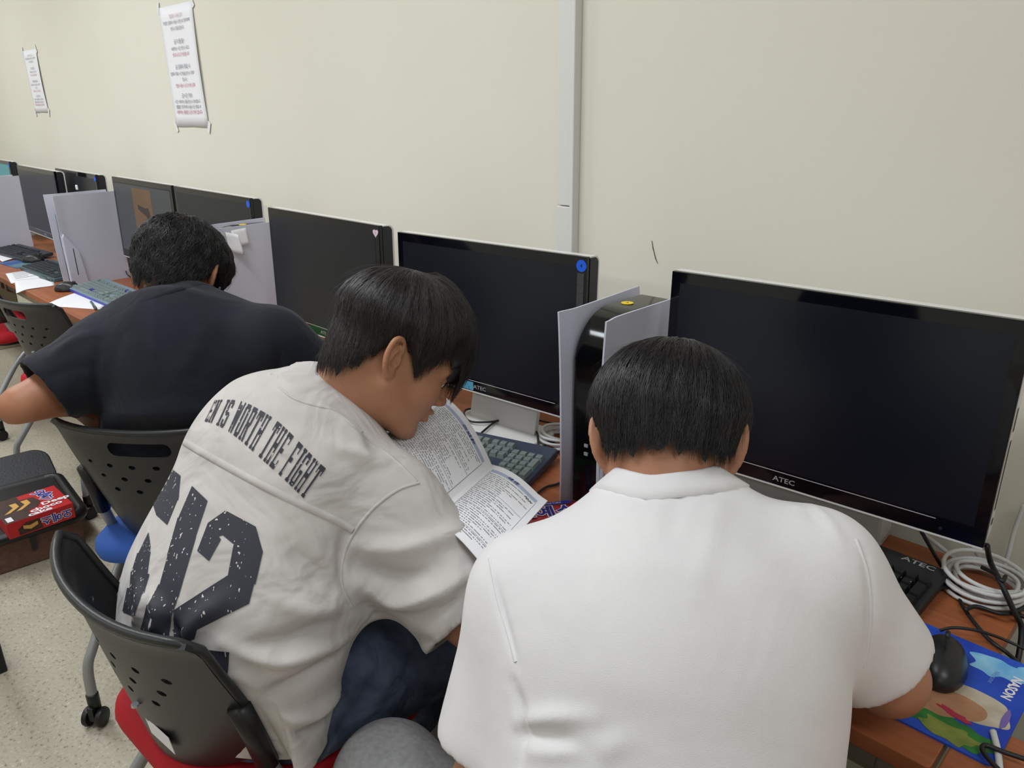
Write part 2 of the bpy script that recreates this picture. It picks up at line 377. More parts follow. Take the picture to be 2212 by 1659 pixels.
# ------------------------------------------------------------------ consoles
def make_console(loc, rotz, label):
    """origin at the front bottom centre, front towards -y"""
    t = thing('game_console', label, 'game console', loc, rotz, 'upright game consoles')
    r = 0.10; prof = [(0.238, 0.012), (0.025, 0.012), (0.022, 0.20)]
    for k in range(1, 9):
        a = math.radians(180-90*k/8); prof.append((0.022+r+r*math.cos(a), 0.384-r+r*math.sin(a)))
    prof.append((0.238, 0.381))
    MB().prism(prof, -0.032, 0.032, 'x').obj('core', M_piano, t, bevel=0.002, smooth=True, auto=25)
    MB().box(-0.034, 0.034, 0.06, 0.2, 0.0, 0.014).obj('base_stand', M_black, t, bevel=0.003)
    for z in (0.118, 0.135):
        MB().box(-0.004, 0.004, 0.0208, 0.024, z, z+0.006).obj('front_port', M_silver, t)
    for s in (-1, 1):
        def fn(u, v, s=s):
            # u: front to back, v: bottom to top; the panel flares outward to its corners
            y = 0.0+0.262*u; z = 0.390*v
            fl = 0.024*v**3*(0.45+0.55*u) + 0.006*math.exp(-(v/0.2)**2) + 0.010*math.exp(-(u/0.10)**2)
            y0 = 0.006*math.exp(-(v/0.25)**2)
            return (s*(0.0365+fl*0.8), y+y0*(1-u), z)
        def nm(u, v, s=s): return (s, 0, 0)
        p = MB(); p.sheet(22, 26, fn, nm, 0.0035)
        p.obj('side_panel', M_console, t, smooth=True, auto=50)
    MB().prism([(0.004, 0.002), (0.002, 0.215), (0.012, 0.232), (0.062, 0.150), (0.078, 0.002)], 0.036, 0.0535, 'x').obj('disc_drive_cover', M_console, t, bevel=0.004)
    MB().box(0.0530, 0.0541, 0.036, 0.039, 0.05, 0.165).obj('disc_slot', M_black, t)
    return t
def front_mid(pL, pR, z=DZ+0.39):
    a, b = PZ(*pL, z), PZ(*pR, z); return (a+b)/2
cR = make_console((-0.826, 0.998, DZ), math.radians(3), 'white and black upright console with yellow dot beside the nearest monitor')
MB().lathe([(0.0115, 0.0), (0.0115, 0.0008)], 24, (-0.006, 0.150, 0.3842)).obj('round_sticker', M_yellow, cR, label='yellow round number sticker')
text_obj('sticker_number', '4', 0.011, M_black, cR, (-0.006, 0.150, 0.3854), (0, 0, 0.6))
c1 = make_console((-2.335, 1.0, DZ), math.radians(4), 'upright console with two paper notes stuck on its pale panel')
c2 = make_console((-3.755, 0.985, DZ), math.radians(4), 'upright console standing behind the sheets and grey mouse at left')
c3 = make_console((-5.055, 0.93, DZ), math.radians(3), 'leftmost upright console, only its pale panel in view')
for c, (y, z) in ((c1, (0.15, 0.385)),): MB().lathe([(0.0115, 0.0), (0.0115, 0.0008)], 24, (-0.004, y, 0.3842)).obj('round_sticker', M_yellow, c, label='yellow round number sticker')
# paper notes on the console panel
for (px, py, wd, hh, curl, lab) in ((518, 512, 0.05, 0.052, 0.004, 'flat square note stuck on the pale console panel'), (503, 520, 0.038, 0.062, 0.03, 'curled paper note peeling off the pale console panel')):
    x = -2.335+0.042
    p = CAM+ray(px, py)*((x-CAM[0])/ray(px, py)[0])
    m = MB(); m.sheet(8, 6, lambda u, v: (0.002+curl*(u**1.5)*(1-0.2*v), -wd/2+wd*u*(1-0.25*curl/0.03*u), -hh/2+hh*v - 0.012*curl/0.03*u), lambda u, v: (1, 0, 0), 0.0006)
    o = m.obj('sticky_note', M_paper, None, smooth=True, label=lab, cat='note'); o.location = (p[0], p[1], p[2]); o.rotation_euler = (0.1, 0, math.radians(4))
tb = MB(); tb.box(-0.008, 0.008, -0.004, 0.004, 0, 0.022)
o = tb.obj('paper_tab', M_paper, None, bevel=0.003, label='tiny white tab standing on the far console top edge', cat='tab'); p = PZ(168, 408, DZ+0.391); o.location = (p[0]-0.01, p[1], DZ+0.386)
# ------------------------------------------------------------------ implicit-surface modelling for the people
def vec(p): return np.asarray(p, np.float32)
def f_cap(a, b, r1, r2):
    a, b = vec(a), vec(b); ba = b-a; L = float(ba@ba) or 1e-9
    def f(p):
        h = np.clip(((p-a)@ba)/L, 0, 1); d = p-a-h[:, None]*ba
        return np.sqrt((d*d).sum(1))-(r1+(r2-r1)*h)
    return f
def f_ell(c, r, R=None):
    c, r = vec(c), vec(r); R = None if R is None else vec(R)
    def f(p):
        q = p-c
        if R is not None: q = q@R.T
        k0 = np.sqrt(((q/r)**2).sum(1)); k1 = np.sqrt(((q/(r*r))**2).sum(1))
        return k0*(k0-1)/np.maximum(k1, 1e-6)
    return f
def f_xf(f, o, R, sc=(1, 1, 1)):
    # evaluate f in a moved frame: rows of R are the frame's axes; sc squeezes the axes
    o, R, sc = vec(o), vec(R), vec(sc); m = float(min(1.0/sc))
    return lambda p: f(((p-o)@R.T)*sc)*m
def f_bound(f, c, r):
    # exact inside a sphere, plain distance to the sphere outside it
    c = vec(c)
    def g(p):
        d = np.sqrt(((p-c)**2).sum(1))-r; out = d+0.03; m = d < 0.0
        if m.any(): out[m] = np.minimum(f(p[m]), 0.03)
        return out
    return g
def f_plane(o, n):
    o, n = vec(o), vec(n); n = n/np.linalg.norm(n)
    return lambda p: (p-o)@n
def smin(a, b, k):
    if k <= 0: return np.minimum(a, b)
    h = np.maximum(k-np.abs(a-b), 0)/k
    return np.minimum(a, b)-h*h*k*0.25
def smax(a, b, k): return -smin(-a, -b, k)
class Solid:
    def __init__(s): s.ops = []
    def u(s, f, k=0.02): s.ops.append((0, f, k)); return s
    def sub(s, f, k=0.01): s.ops.append((1, f, k)); return s
    def cut(s, f, k=0.004): s.ops.append((2, f, k)); return s      # keep f < 0
    def cap(s, a, b, r1, r2=None, k=0.02): return s.u(f_cap(a, b, r1, r1 if r2 is None else r2), k)
    def ell(s, c, r, k=0.02, R=None): return s.u(f_ell(c, r, R), k)
    def __call__(s, p):
        d = None
        for op, f, k in s.ops:
            v = f(p)
            if d is None: d = v
            elif op == 0: d = smin(d, v, k)
            elif op == 1: d = smax(d, -v, k)
            else: d = smax(d, v, k)
        return d
def axis_pts(lo, hi, h, fine=()):
    # grid coordinates with spacing h, and finer spacing inside the given intervals (lo, hi, h)
    pts = [lo]
    while pts[-1] < hi:
        st = h
        for a, b, hh in fine:
            if a-hh <= pts[-1] <= b: st = min(st, hh)
        pts.append(pts[-1]+st)
    while (len(pts)-1) % 4: pts.append(pts[-1]+h)
    return np.array(pts, np.float32)
def polygonize(f, X, Y, Z, smooth=2):
    B = 4; n = (len(X), len(Y), len(Z))
    cx, cy, cz = X[::B], Y[::B], Z[::B]
    G = np.stack(np.meshgrid(cx, cy, cz, indexing='ij'), -1).reshape(-1, 3)
    Dc = f(G).reshape(len(cx), len(cy), len(cz))
    diag = np.sqrt((np.diff(cx)[:, None, None])**2+(np.diff(cy)[None, :, None])**2+(np.diff(cz)[None, None, :])**2)
    corner = [Dc[i:len(cx)-1+i, j:len(cy)-1+j, k:len(cz)-1+k] for i in (0, 1) for j in (0, 1) for k in (0, 1)]
    mn = np.min(np.abs(np.stack(corner)), 0); mix = (np.min(np.stack(corner), 0) < 0) & (np.max(np.stack(corner), 0) > 0)
    act = (mn < diag*1.05) | mix
    D = np.repeat(np.repeat(np.repeat(Dc, B, 0), B, 1), B, 2)[:n[0], :n[1], :n[2]].copy()
    node = np.zeros(n, bool); A = np.argwhere(act)
    for i, j, k in A: node[i*B:i*B+B+1, j*B:j*B+B+1, k*B:k*B+B+1] = True
    I = np.argwhere(node); P = np.stack([X[I[:, 0]], Y[I[:, 1]], Z[I[:, 2]]], 1)
    out = np.empty(len(P), np.float32)
    for s in range(0, len(P), 400000): out[s:s+400000] = f(P[s:s+400000])
    D[I[:, 0], I[:, 1], I[:, 2]] = out
    S = D < 0
    cs = [S[i:n[0]-1+i, j:n[1]-1+j, k:n[2]-1+k] for i in (0, 1) for j in (0, 1) for k in (0, 1)]
    tot = np.sum(np.stack(cs).astype(np.int8), 0); cell = (tot > 0) & (tot < 8)
    C = np.argwhere(cell); idx = -np.ones(cell.shape, np.int64); idx[cell] = np.arange(len(C))
    acc = np.zeros((len(C), 3)); cnt = np.zeros(len(C))
    offs = [(i, j, k) for i in (0, 1) for j in (0, 1) for k in (0, 1)]
    for a in offs:
        for ax in range(3):
            if a[ax]: continue
            b = list(a); b[ax] = 1
            d0 = D[C[:, 0]+a[0], C[:, 1]+a[1], C[:, 2]+a[2]]; d1 = D[C[:, 0]+b[0], C[:, 1]+b[1], C[:, 2]+b[2]]
            m = (d0 < 0) != (d1 < 0); t = np.where(m, d0/np.where(m, d0-d1, 1), 0)
            p = C+np.array(a, float); p[:, ax] += t
            acc[m] += p[m]; cnt[m] += 1
    V = acc/cnt[:, None]
    V = np.stack([np.interp(V[:, i], np.arange(n[i]), (X, Y, Z)[i]) for i in range(3)], 1)
    F = []
    for ax in range(3):
        s0 = [slice(None)]*3; s1 = [slice(None)]*3; s0[ax] = slice(0, -1); s1[ax] = slice(1, None)
        ch = S[tuple(s0)] != S[tuple(s1)]; E = np.argwhere(ch)
        o1, o2 = [(1, 2), (2, 0), (0, 1)][ax]
        ok = (E[:, o1] > 0) & (E[:, o2] > 0) & (E[:, o1] < n[o1]-1) & (E[:, o2] < n[o2]-1); E = E[ok]
        q = []
        for da, db in ((-1, -1), (0, -1), (0, 0), (-1, 0)):
            e = E.copy(); e[:, o1] += da; e[:, o2] += db; q.append(idx[e[:, 0], e[:, 1], e[:, 2]])
        q = np.stack(q, 1); ins = S[E[:, 0], E[:, 1], E[:, 2]]
        q[~ins] = q[~ins][:, ::-1]; F.append(q)
    F = np.concatenate(F); F = F[(F >= 0).all(1)]
    for _ in range(smooth): V = relax(V, F, 0.5)
    return V, F
def relax(V, F, a=0.5, mask=None):
    e = np.concatenate([F[:, [0, 1]], F[:, [1, 2]], F[:, [2, 3]], F[:, [3, 0]]]); n = len(V)
    c = np.bincount(e[:, 0], minlength=n)+np.bincount(e[:, 1], minlength=n)
    s = np.stack([np.bincount(e[:, 0], V[e[:, 1], i], n)+np.bincount(e[:, 1], V[e[:, 0], i], n) for i in range(3)], 1)
    T = V+(s/np.maximum(c, 1)[:, None]-V)*a
    return T if mask is None else np.where(mask[:, None], T, V)
def vnormals(V, F):
    nf = np.cross(V[F[:, 2]]-V[F[:, 0]], V[F[:, 3]]-V[F[:, 1]]); N = np.zeros_like(V)
    for k in range(4): 
        for i in range(3): N[:, i] += np.bincount(F[:, k], nf[:, i], len(V))
    return N/np.maximum(np.linalg.norm(N, axis=1), 1e-9)[:, None]
def bake(name, V, F, m, parent, **kw):
    me = bpy.data.meshes.new(name); me.vertices.add(len(V)); me.vertices.foreach_set('co', np.asarray(V, np.float32).ravel())
    k = F.shape[1]
    me.loops.add(F.size); me.loops.foreach_set('vertex_index', F.astype(np.int32).ravel())
    me.polygons.add(len(F)); me.polygons.foreach_set('loop_start', np.arange(0, F.size, k, dtype=np.int32))
    me.polygons.foreach_set('use_smooth', np.ones(len(F), bool)); me.update(calc_edges=True); me.validate()
    me.materials.append(m)
    return link(name, me, parent, **kw)
def seg_dist(P, pts):
    # distance of each point to a polyline, and the position along it 0..1
    best = np.full(len(P), 1e9); par = np.zeros(len(P)); L = [0]
    for a, b in zip(pts, pts[1:]): L.append(L[-1]+np.linalg.norm(np.asarray(b)-np.asarray(a)))
    for i, (a, b) in enumerate(zip(pts, pts[1:])):
        a, b = np.asarray(a, float), np.asarray(b, float); ba = b-a; q = max(ba@ba, 1e-12)
        h = np.clip((P-a)@ba/q, 0, 1); d = np.linalg.norm(P-a-h[:, None]*ba, axis=1)
        m = d < best; best[m] = d[m]; par[m] = (L[i]+h[m]*(L[i+1]-L[i]))/L[-1]
    return best, par

# ------------------------------------------------------------------ a seated person
class Person:
    def __init__(s, label, facing, root):
        f = np.array([facing[0], facing[1]], float); f /= np.linalg.norm(f); s.rz = math.atan2(-f[0], f[1])
        s.root = thing('person', label, 'person', (root[0], root[1], 0), s.rz, 'people seated at the desks')
        c, q = math.cos(s.rz), math.sin(s.rz); s.R = np.array([[c, q, 0], [-q, c, 0], [0, 0, 1]])   # rows: local axes in world
        s.o = np.array([root[0], root[1], 0.0])
    def L(s, p): return s.R@(np.asarray(p, float)-s.o)
    def W(s, p): return s.R.T@np.asarray(p, float)+s.o
    def head_frame(s, az, pitch, roll=0.0):
        # az: world facing direction (x, y); pitch: nod down in degrees; roll: lean of the crown to the right
        a = np.array([az[0], az[1], 0.0]); a /= np.linalg.norm(a); a = s.R@a
        up = np.array([0, 0, 1.0]); r = np.cross(a, up); p = math.radians(pitch)
        y = a*math.cos(p)-up*math.sin(p); z = a*math.sin(p)+up*math.cos(p); t = math.radians(roll)
        x2 = r*math.cos(t)-z*math.sin(t); z2 = r*math.sin(t)+z*math.cos(t)
        return np.array([x2, y, z2])
def head_solid():
    """head in its own frame: origin between the ears, y to the face, z to the crown"""
    h = Solid()
    h.ell((0, -0.008, 0.050), (0.076, 0.097, 0.082))
    h.ell((0, 0.035, 0.0), (0.068, 0.066, 0.085), 0.03)
    h.ell((0, 0.042, -0.045), (0.054, 0.052, 0.055), 0.03)
    for s in (-1, 1):
        h.cap((s*0.056, 0.0, -0.035), (s*0.026, 0.066, -0.090), 0.018, 0.018, 0.03)          # jaw
        h.ell((s*0.043, 0.062, -0.018), (0.024, 0.026, 0.024), 0.02)                         # cheek bone
        h.cap((s*0.012, 0.096, 0.027), (s*0.048, 0.080, 0.024), 0.009, 0.007, 0.016)          # brow
    h.ell((0, 0.083, -0.096), (0.021, 0.018, 0.018), 0.02)                                    # chin
    h.cap((0, 0.094, 0.014), (0, 0.117, -0.024), 0.0065, 0.0095, 0.014)                       # nose
    for s in (-1, 1):
        h.ell((s*0.011, 0.106, -0.028), (0.0085, 0.011, 0.0075), 0.008)
        h.sub(f_ell((s*0.032, 0.101, 0.008), (0.017, 0.014, 0.011)), 0.012)                   # eye socket
        h.ell((s*0.031, 0.0845, 0.0085), (0.0150, 0.0125, 0.0100), 0.004)                       # lids over the eye
    h.ell((0, 0.100, -0.0495), (0.021, 0.0145, 0.0070), 0.006)                                 # upper lip
    h.ell((0, 0.0965, -0.0635), (0.019, 0.0145, 0.0080), 0.006)                                 # lower lip
    h.sub(f_cap((-0.021, 0.1085, -0.0565), (0.021, 0.1085, -0.0565), 0.0016, 0.0016), 0.004)
    for s in (-1, 1): h.ops += ear_ops(s)
    return h
def ear_ops(s):
    """outer ear: tilted leaf with rolled rim, bowl and lobe"""
    c, q = math.cos(math.radians(26)), math.sin(math.radians(26))
    # ear frame: e0 outward, e1 backward in the leaf, e2 up along the leaf
    e0 = np.array([s*c, q*0.9, 0]); e0 /= np.linalg.norm(e0)
    e2 = np.array([0, -0.22, 1.0]); e2 -= e0*(e0@e2); e2 /= np.linalg.norm(e2); e1 = np.cross(e2, e0)*s
    R = np.array([e0, e1*1.0, e2]); o = np.array([s*0.079, -0.018, 0.004])
    if R[1][1] > 0: R[1] = -R[1]
    S = Solid()
    S.ell((0.002, 0.003, 0.004), (0.0065, 0.0175, 0.029))
    rim = [(0.004, -0.010, 0.012), (0.006, -0.006, 0.026), (0.008, 0.004, 0.034), (0.009, 0.015, 0.029), (0.009, 0.020, 0.014), (0.008, 0.019, -0.002), (0.006, 0.013, -0.018), (0.003, 0.004, -0.028)]
    pts = spline(rim, 3)
    for a, b in zip(pts, pts[1:]): S.cap(a, b, 0.0040, None, 0.002)
    S.ell((0.002, -0.002, -0.026), (0.005, 0.009, 0.011), 0.006)                               # lobe
    S.sub(f_ell((0.0100, -0.001, -0.002), (0.0095, 0.0095, 0.0140)), 0.002)                     # bowl
    S.sub(f_cap((0.0085, 0.000, 0.023), (0.0085, 0.0125, 0.008), 0.0050, 0.0042), 0.002)       # groove under the rim
    S.cap((0.0050, 0.002, 0.013), (0.0050, 0.0105, -0.006), 0.0034, None, 0.003)               # inner fold
    S.ell((0.003, -0.010, -0.004), (0.005, 0.004, 0.007), 0.004)                               # tragus
    S.cap((-0.014, -0.006, -0.012), (-0.012, -0.004, 0.014), 0.010, 0.010, 0.010)              # root into the skull
    return [(0, f_bound(f_xf(S, o, R), o, 0.09), 0.005)]
def hand_ops(S, wrist, d, nrm, side=1, curl=0.5, k=0.006, spread=0.0):
    """palm and five bent fingers; d: along the hand, nrm: back of the hand, side: where the thumb goes (+1 = d x nrm)"""
    d = np.asarray(d, float); d /= np.linalg.norm(d); n = np.asarray(nrm, float); n -= d*(n@d); n /= np.linalg.norm(n); t = np.cross(d, n)*side
    w = np.asarray(wrist, float)
    for i, o in enumerate((0.024, 0.008, -0.008, -0.023)):
        S.cap(w+t*o*0.55+d*0.012, w+t*o+d*0.082, 0.0145, 0.0115, 0.010)
    for o, ln in ((0.028, 0.068), (0.0095, 0.077), (-0.0095, 0.072), (-0.027, 0.056)):
        p = w+t*o+d*0.084; dd = d+t*o*spread*6; a = 0.25
        for q, (fr, r) in enumerate(((0.45, 0.0088), (0.31, 0.0080), (0.24, 0.0072))):
            a += curl*(0.55 if q else 0.5); v = dd*math.cos(a)-n*math.sin(a); v /= np.linalg.norm(v)
            p2 = p+v*ln*fr; S.cap(p, p2, r+0.0006, r, 0.004); p = p2
    p = w+t*0.022+d*0.018-n*0.004; v = d*0.62+t*0.75-n*0.25
    for ln, r in ((0.044, 0.0125), (0.034, 0.0100), (0.026, 0.0090)):
        v = v/np.linalg.norm(v); p2 = p+v*ln; S.cap(p, p2, r, r*0.92, k); p = p2; v = v+d*0.35-t*0.25-n*0.25*curl
    return S

# ------------------------------------------------------------------ hair: a shaped cap and strands that follow it
def unit(v): v = np.asarray(v, float); return v/np.linalg.norm(v)
HC = np.array([0.0, -0.006, 0.046])
def hair_shape(crown, hairline, thick, ctr=HC, rad=(0.079, 0.100, 0.087)):
    """returns point(theta, t): t runs 0 (crown) .. 1 (hairline) along the meridian theta (0 = towards the face)"""
    ctr = np.asarray(ctr, float); rad = np.asarray(rad, float)
    c = unit(crown); fx = np.array([0, 1.0, 0]); fx = unit(fx-c*(c@fx)); sx = np.cross(fx, c)
    NT = 96; TH = 2*PI*np.arange(NT)/NT; phs = np.linspace(0.15, 2.6, 120)
    def raw(th, ph):
        d = np.cos(ph)[..., None]*c+np.sin(ph)[..., None]*(np.cos(th)[..., None]*fx+np.sin(th)[..., None]*sx)
        rd = np.where(d[..., 2:] < 0, np.array([rad[0], rad[1], 0.25]), rad)
        return d, ctr+d/np.linalg.norm(d/rd, axis=-1, keepdims=True)
    d, q = raw(*np.meshgrid(TH, phs, indexing='ij')); az = np.degrees(np.arctan2(q[..., 0], q[..., 1]-ctr[1]))
    below = q[..., 2] < hairline(az); below[:, -1] = True; ph_max = phs[np.argmax(below, 1)]
    ph_max = np.convolve(np.concatenate([ph_max[-2:], ph_max, ph_max[:2]]), np.ones(5)/5, 'valid')
    def point(th, t, lift=1.0):
        th, t = np.broadcast_arrays(np.asarray(th, float), np.asarray(t, float))
        pm = np.interp(th % (2*PI), np.append(TH, 2*PI), np.append(ph_max, ph_max[0]))
        d, q = raw(th, pm*t); az = np.degrees(np.arctan2(q[..., 0], q[..., 1]-ctr[1]))
        return q+d*(thick(np.abs(az), t, q)*lift)[..., None]
    return point
def build_hair(P, Rh, o, point, m, label=None, n=4200, seed=1, rad=0.0007, wave=0.0, flyaway=0.03, tip=None, spanr=(0.25, 0.55), jit=0.10, curl=0.0):
    rg = np.random.RandomState(seed); nu, nv = 120, 40
    tofm = lambda q: o+q@Rh
    def out(q): d = q-HC; return d/np.linalg.norm(d, axis=-1, keepdims=True)
    def shade(th, t):     # lock pattern: ridges that run along the hair
        return (0.6*np.sin(th*17+3*np.sin(th*3+seed))+0.4*np.sin(th*39+seed*2.1+2*t))*0.0022*np.minimum(1, t*2.2)+curl*np.sin(th*13+2*np.sin(t*14+seed))*np.sin(t*19+th*3)
    t, th = np.meshgrid((np.arange(nv)+0.02)/(nv-1), 2*PI*np.arange(nu)/nu, indexing='ij')
    tt = t*(1+(0.025*np.sin(th*23+seed)+0.02*np.sin(th*41))*t**6)
    q = point(th, tt, np.where(t < 0.9, 1.0, 1.0-5.5*(t-0.9))); q = q+out(q)*shade(th, t)[..., None]
    V = np.concatenate([tofm(q).reshape(-1, 3), tofm(point(2*PI*np.arange(nu)/nu, np.full(nu, 0.97), -0.3))])
    J, I = np.meshgrid(np.arange(nv), np.arange(nu), indexing='ij'); K = (I+1) % nu
    F = np.stack([J*nu+I, (J+1)*nu+I, (J+1)*nu+K, J*nu+K], -1).reshape(-1, 4)
    hair = bake('hair', V, F, m, P.root, label=label)
    ns = 8; a = np.linspace(0, 1, ns+1)[None, :]
    th0 = rg.rand(n, 1)*2*PI; t0 = rg.rand(n, 1)**0.8*0.92; t1 = t0+rg.uniform(*spanr, (n, 1)); t1 = np.where(t1 > 1.03, rg.uniform(0.95, 1.04, (n, 1)), t1)
    sw = rg.randn(n, 1)*jit; lift = rg.uniform(0.97, 1.06, (n, 1)); fly = rg.rand(n, 1) < flyaway
    lf = np.where(fly, rg.uniform(0.06, 0.35, (n, 1)), rg.uniform(0, 0.05, (n, 1))); pw = rg.uniform(0, 6.28, (n, 1))
    t = t0+(t1-t0)*a; th = th0+sw*a+wave*np.sin(a*9+pw)*0.5
    q = point(th, np.minimum(t, 1.12), np.broadcast_to(lift, t.shape))
    q = q+out(q)*(shade(th, t)+0.0012+lf*0.05*a*a+wave*0.02*(1+np.sin(a*11+pw)))[..., None]
    if tip is not None: q = q+tip(th, t, np.broadcast_to(a, t.shape))
    p = tofm(q); tg = np.gradient(p, axis=1); tg /= np.maximum(np.linalg.norm(tg, axis=-1, keepdims=True), 1e-9)
    u = np.cross(tg, p-tofm(HC)); u /= np.maximum(np.linalg.norm(u, axis=-1, keepdims=True), 1e-9); v = np.cross(tg, u)
    r = (rad*rg.uniform(0.7, 1.25, (n, 1))*np.where(fly, 0.55, 1)*(1-0.85*a**2))[..., None]
    SV = np.stack([p+(u*math.cos(an)+v*math.sin(an))*r for an in (0.5236, 2.618, 4.712)], 2).reshape(-1, 3)
    s, k, e = np.meshgrid(np.arange(n), np.arange(ns), np.arange(3), indexing='ij'); g = (e+1) % 3; b0 = s*(ns+1)*3
    SF = np.stack([b0+k*3+e, b0+k*3+g, b0+(k+1)*3+g, b0+(k+1)*3+e], -1).reshape(-1, 4)
    bake('hair_strands', SV, SF, mat(m.name+'_strand', STRAND[m.name], 0.40, 0.5), hair, kind='stuff')
    return hair

def skin_mat(name, rgb, rgb2):
    return mat(name, rgb, 0.5, 0.4, rgb2=rgb2, nscale=14, bump=0.12, bscale=420, sss=0.12, lo=0.3, hi=0.7)
M_skinR = skin_mat('skin_tan', (182, 132, 102), (172, 121, 93))
M_skinM = skin_mat('skin_warm', (184, 133, 102), (174, 122, 92))
M_skinL = skin_mat('skin_brown', (172, 119, 88), (162, 109, 79))
def hair_mat(name, rgb):
    m = mat(name, rgb, 0.42, 0.5, rgb2=tuple(int(v*1.5) for v in rgb), nscale=60, bump=0.25, bscale=350)
    m.node_tree.nodes['Principled BSDF'].inputs['Anisotropic'].default_value = 0.4
    return m
STRAND = {'hair_black_brown': (48, 43, 42), 'hair_black': (36, 33, 35), 'hair_black_wavy': (30, 28, 30)}
M_hairM = hair_mat('hair_black_brown', (30, 27, 27)); M_hairR = hair_mat('hair_black', (24, 22, 24)); M_hairL = hair_mat('hair_black_wavy', (20, 19, 21))
M_teeW = mat('white_cotton', (228, 226, 226), 0.85, 0.2, rgb2=(222, 220, 221), nscale=9, bump=0.22, bscale=900, sheen=0.15)
M_teeG = mat('washed_offwhite_cotton', (205, 200, 196), 0.88, 0.2, rgb2=(176, 171, 168), nscale=5.5, bump=0.25, bscale=800, sheen=0.15, stretch=(1, 1, 3), lo=0.4, hi=0.85)
M_teeB = mat('black_cotton', (27, 31, 42), 0.85, 0.25, rgb2=(22, 25, 34), nscale=10, bump=0.2, bscale=900, sheen=0.1)
M_jean = mat('dark_blue_denim', (86, 96, 116), 0.9, 0.2, rgb2=(62, 70, 90), nscale=30, bump=0.4, bscale=900)
M_grey = mat('grey_sweatpants', (138, 138, 138), 0.9, 0.2, rgb2=(124, 124, 125), nscale=120, bump=0.3, bscale=700)
M_navy = mat('navy_trousers', (34, 38, 50), 0.9, 0.2, rgb2=(28, 31, 42), nscale=30)
def crumple(m, scale, dist, strength):
    nt = m.node_tree; b = nt.nodes['Principled BSDF']; tc = nt.nodes.new('ShaderNodeTexCoord'); n = nt.nodes.new('ShaderNodeTexNoise')
    n.inputs['Scale'].default_value = scale; n.inputs['Detail'].default_value = 2.5; n.inputs['Distortion'].default_value = 1.2
    bp = nt.nodes.new('ShaderNodeBump'); bp.inputs['Distance'].default_value = dist; bp.inputs['Strength'].default_value = strength
    old = b.inputs['Normal'].links[0].from_socket if b.inputs['Normal'].links else None
    nt.links.new(tc.outputs['Object'], n.inputs['Vector']); nt.links.new(n.outputs['Fac'], bp.inputs['Height'])
    if old: nt.links.new(old, bp.inputs['Normal'])
    nt.links.new(bp.outputs['Normal'], b.inputs['Normal'])
crumple(M_teeG, 9.0, 0.025, 0.55); crumple(M_teeB, 8.0, 0.02, 0.35); crumple(M_teeW, 6.0, 0.012, 0.3); crumple(M_jean, 14.0, 0.02, 0.6); crumple(M_grey, 9.0, 0.02, 0.4)
def lerp(a, b, t): return np.asarray(a)+(np.asarray(b)-np.asarray(a))*t
def torso_frame(hip, c7, right):
    w = unit(c7-hip); u = np.asarray(right, float); u = unit(u-w*(u@w)); v = np.cross(w, u)
    return np.array([u, v, w]), np.linalg.norm(c7-hip)
def bounds(pts, pad): pts = np.array(pts); return pts.min(0)-pad, pts.max(0)+pad
def build_body(P, j, skin, Rh, ho, tdim, neck_r=0.056, arm=(0.047, 0.040, 0.026), chair=None, fine=0.0034, ear=False):
    L = P.L; hip, c7 = L(j['hip']), L(j['c7']); S = Solid(); right = L(j['shR'])-L(j['shL'])
    Rt, Ls = torso_frame(hip, c7, right)
    T = Solid(); T.cap((0, 0, -0.03), (0, 0, Ls*0.75), tdim[0]*0.8, tdim[1]*0.8)
    S.u(f_xf(T, hip, Rt, (1, 1.6, 1)))
    for s in 'LR':
        sh, el, wr = L(j['sh'+s]), L(j['el'+s]), L(j['wr'+s]); nb = hip+(c7-hip)*0.88
        S.cap(nb, sh, 0.058, 0.052, 0.03); S.cap(sh, el, arm[0]+0.004, arm[1], 0.03)
        fm = lerp(el, wr, 0.35); S.cap(el, fm, arm[1], arm[1]+0.001, 0.02); S.cap(fm, wr, arm[1]+0.001, arm[2], 0.02)
        Hd = Solid(); hand_ops(Hd, wr, P.R@np.asarray(j['hd'+s][0], float), P.R@np.asarray(j['hd'+s][1], float), j['hd'+s][2], j['hd'+s][3])
        S.u(f_bound(Hd, wr+unit(P.R@np.asarray(j['hd'+s][0], float))*0.07, 0.17), 0.012)
        hp = hip+P.R@np.array([0, 0, 0])+np.array([(-1 if s == 'L' else 1)*0.085, 0.02, -0.03])
        kn, an = L(j['kn'+s]), L(j['an'+s])
        S.cap(hp, kn, 0.075, 0.052, 0.03); S.cap(kn, an, 0.05, 0.034, 0.02); S.cap(an, an+np.array([0, 0.14, -0.045]), 0.034, 0.026, 0.02)
    H = head_solid(); nk = ho+Rh.T@np.array([0, -0.030, -0.028]); nk2 = ho+Rh.T@np.array([0, 0.002, -0.062])
    base = c7+Rt.T@np.array([0, 0.045, -0.03])
    N = Solid(); N.cap(base, nk, neck_r+0.008, neck_r, 0.03); N.cap(base+Rt.T@np.array([0, 0.02, 0]), nk2, neck_r, neck_r*0.8, 0.03)
    S.u(N, 0.04); S.u(f_bound(f_xf(H, ho, Rh), ho, 0.22), 0.022)
    pts = [hip]+[L(j[k+s]) for k in ('sh', 'el', 'wr', 'kn', 'an') for s in 'LR']
    lo, hi = bounds(pts+[ho], 0.20); 
    fr = [(ho[i]-0.125, ho[i]+0.135, fine) for i in range(3)]
    ec = ho+Rh.T@np.array([0.082, -0.018, 0.004]); er = [(ec[i]-0.034, ec[i]+0.034, 0.0017) for i in range(3)]
    X, Y, Z = (axis_pts(lo[i], hi[i], 0.010, (fr[i],)+((er[i],) if ear else ())) for i in range(3))
    V, F = polygonize(S, X, Y, Z, 1)
    if chair:
        c = Cloth(P, V, F); c.seat_on(chair, True, 0.024); V = c.V
    return bake('body', V, F, skin, P.root), S
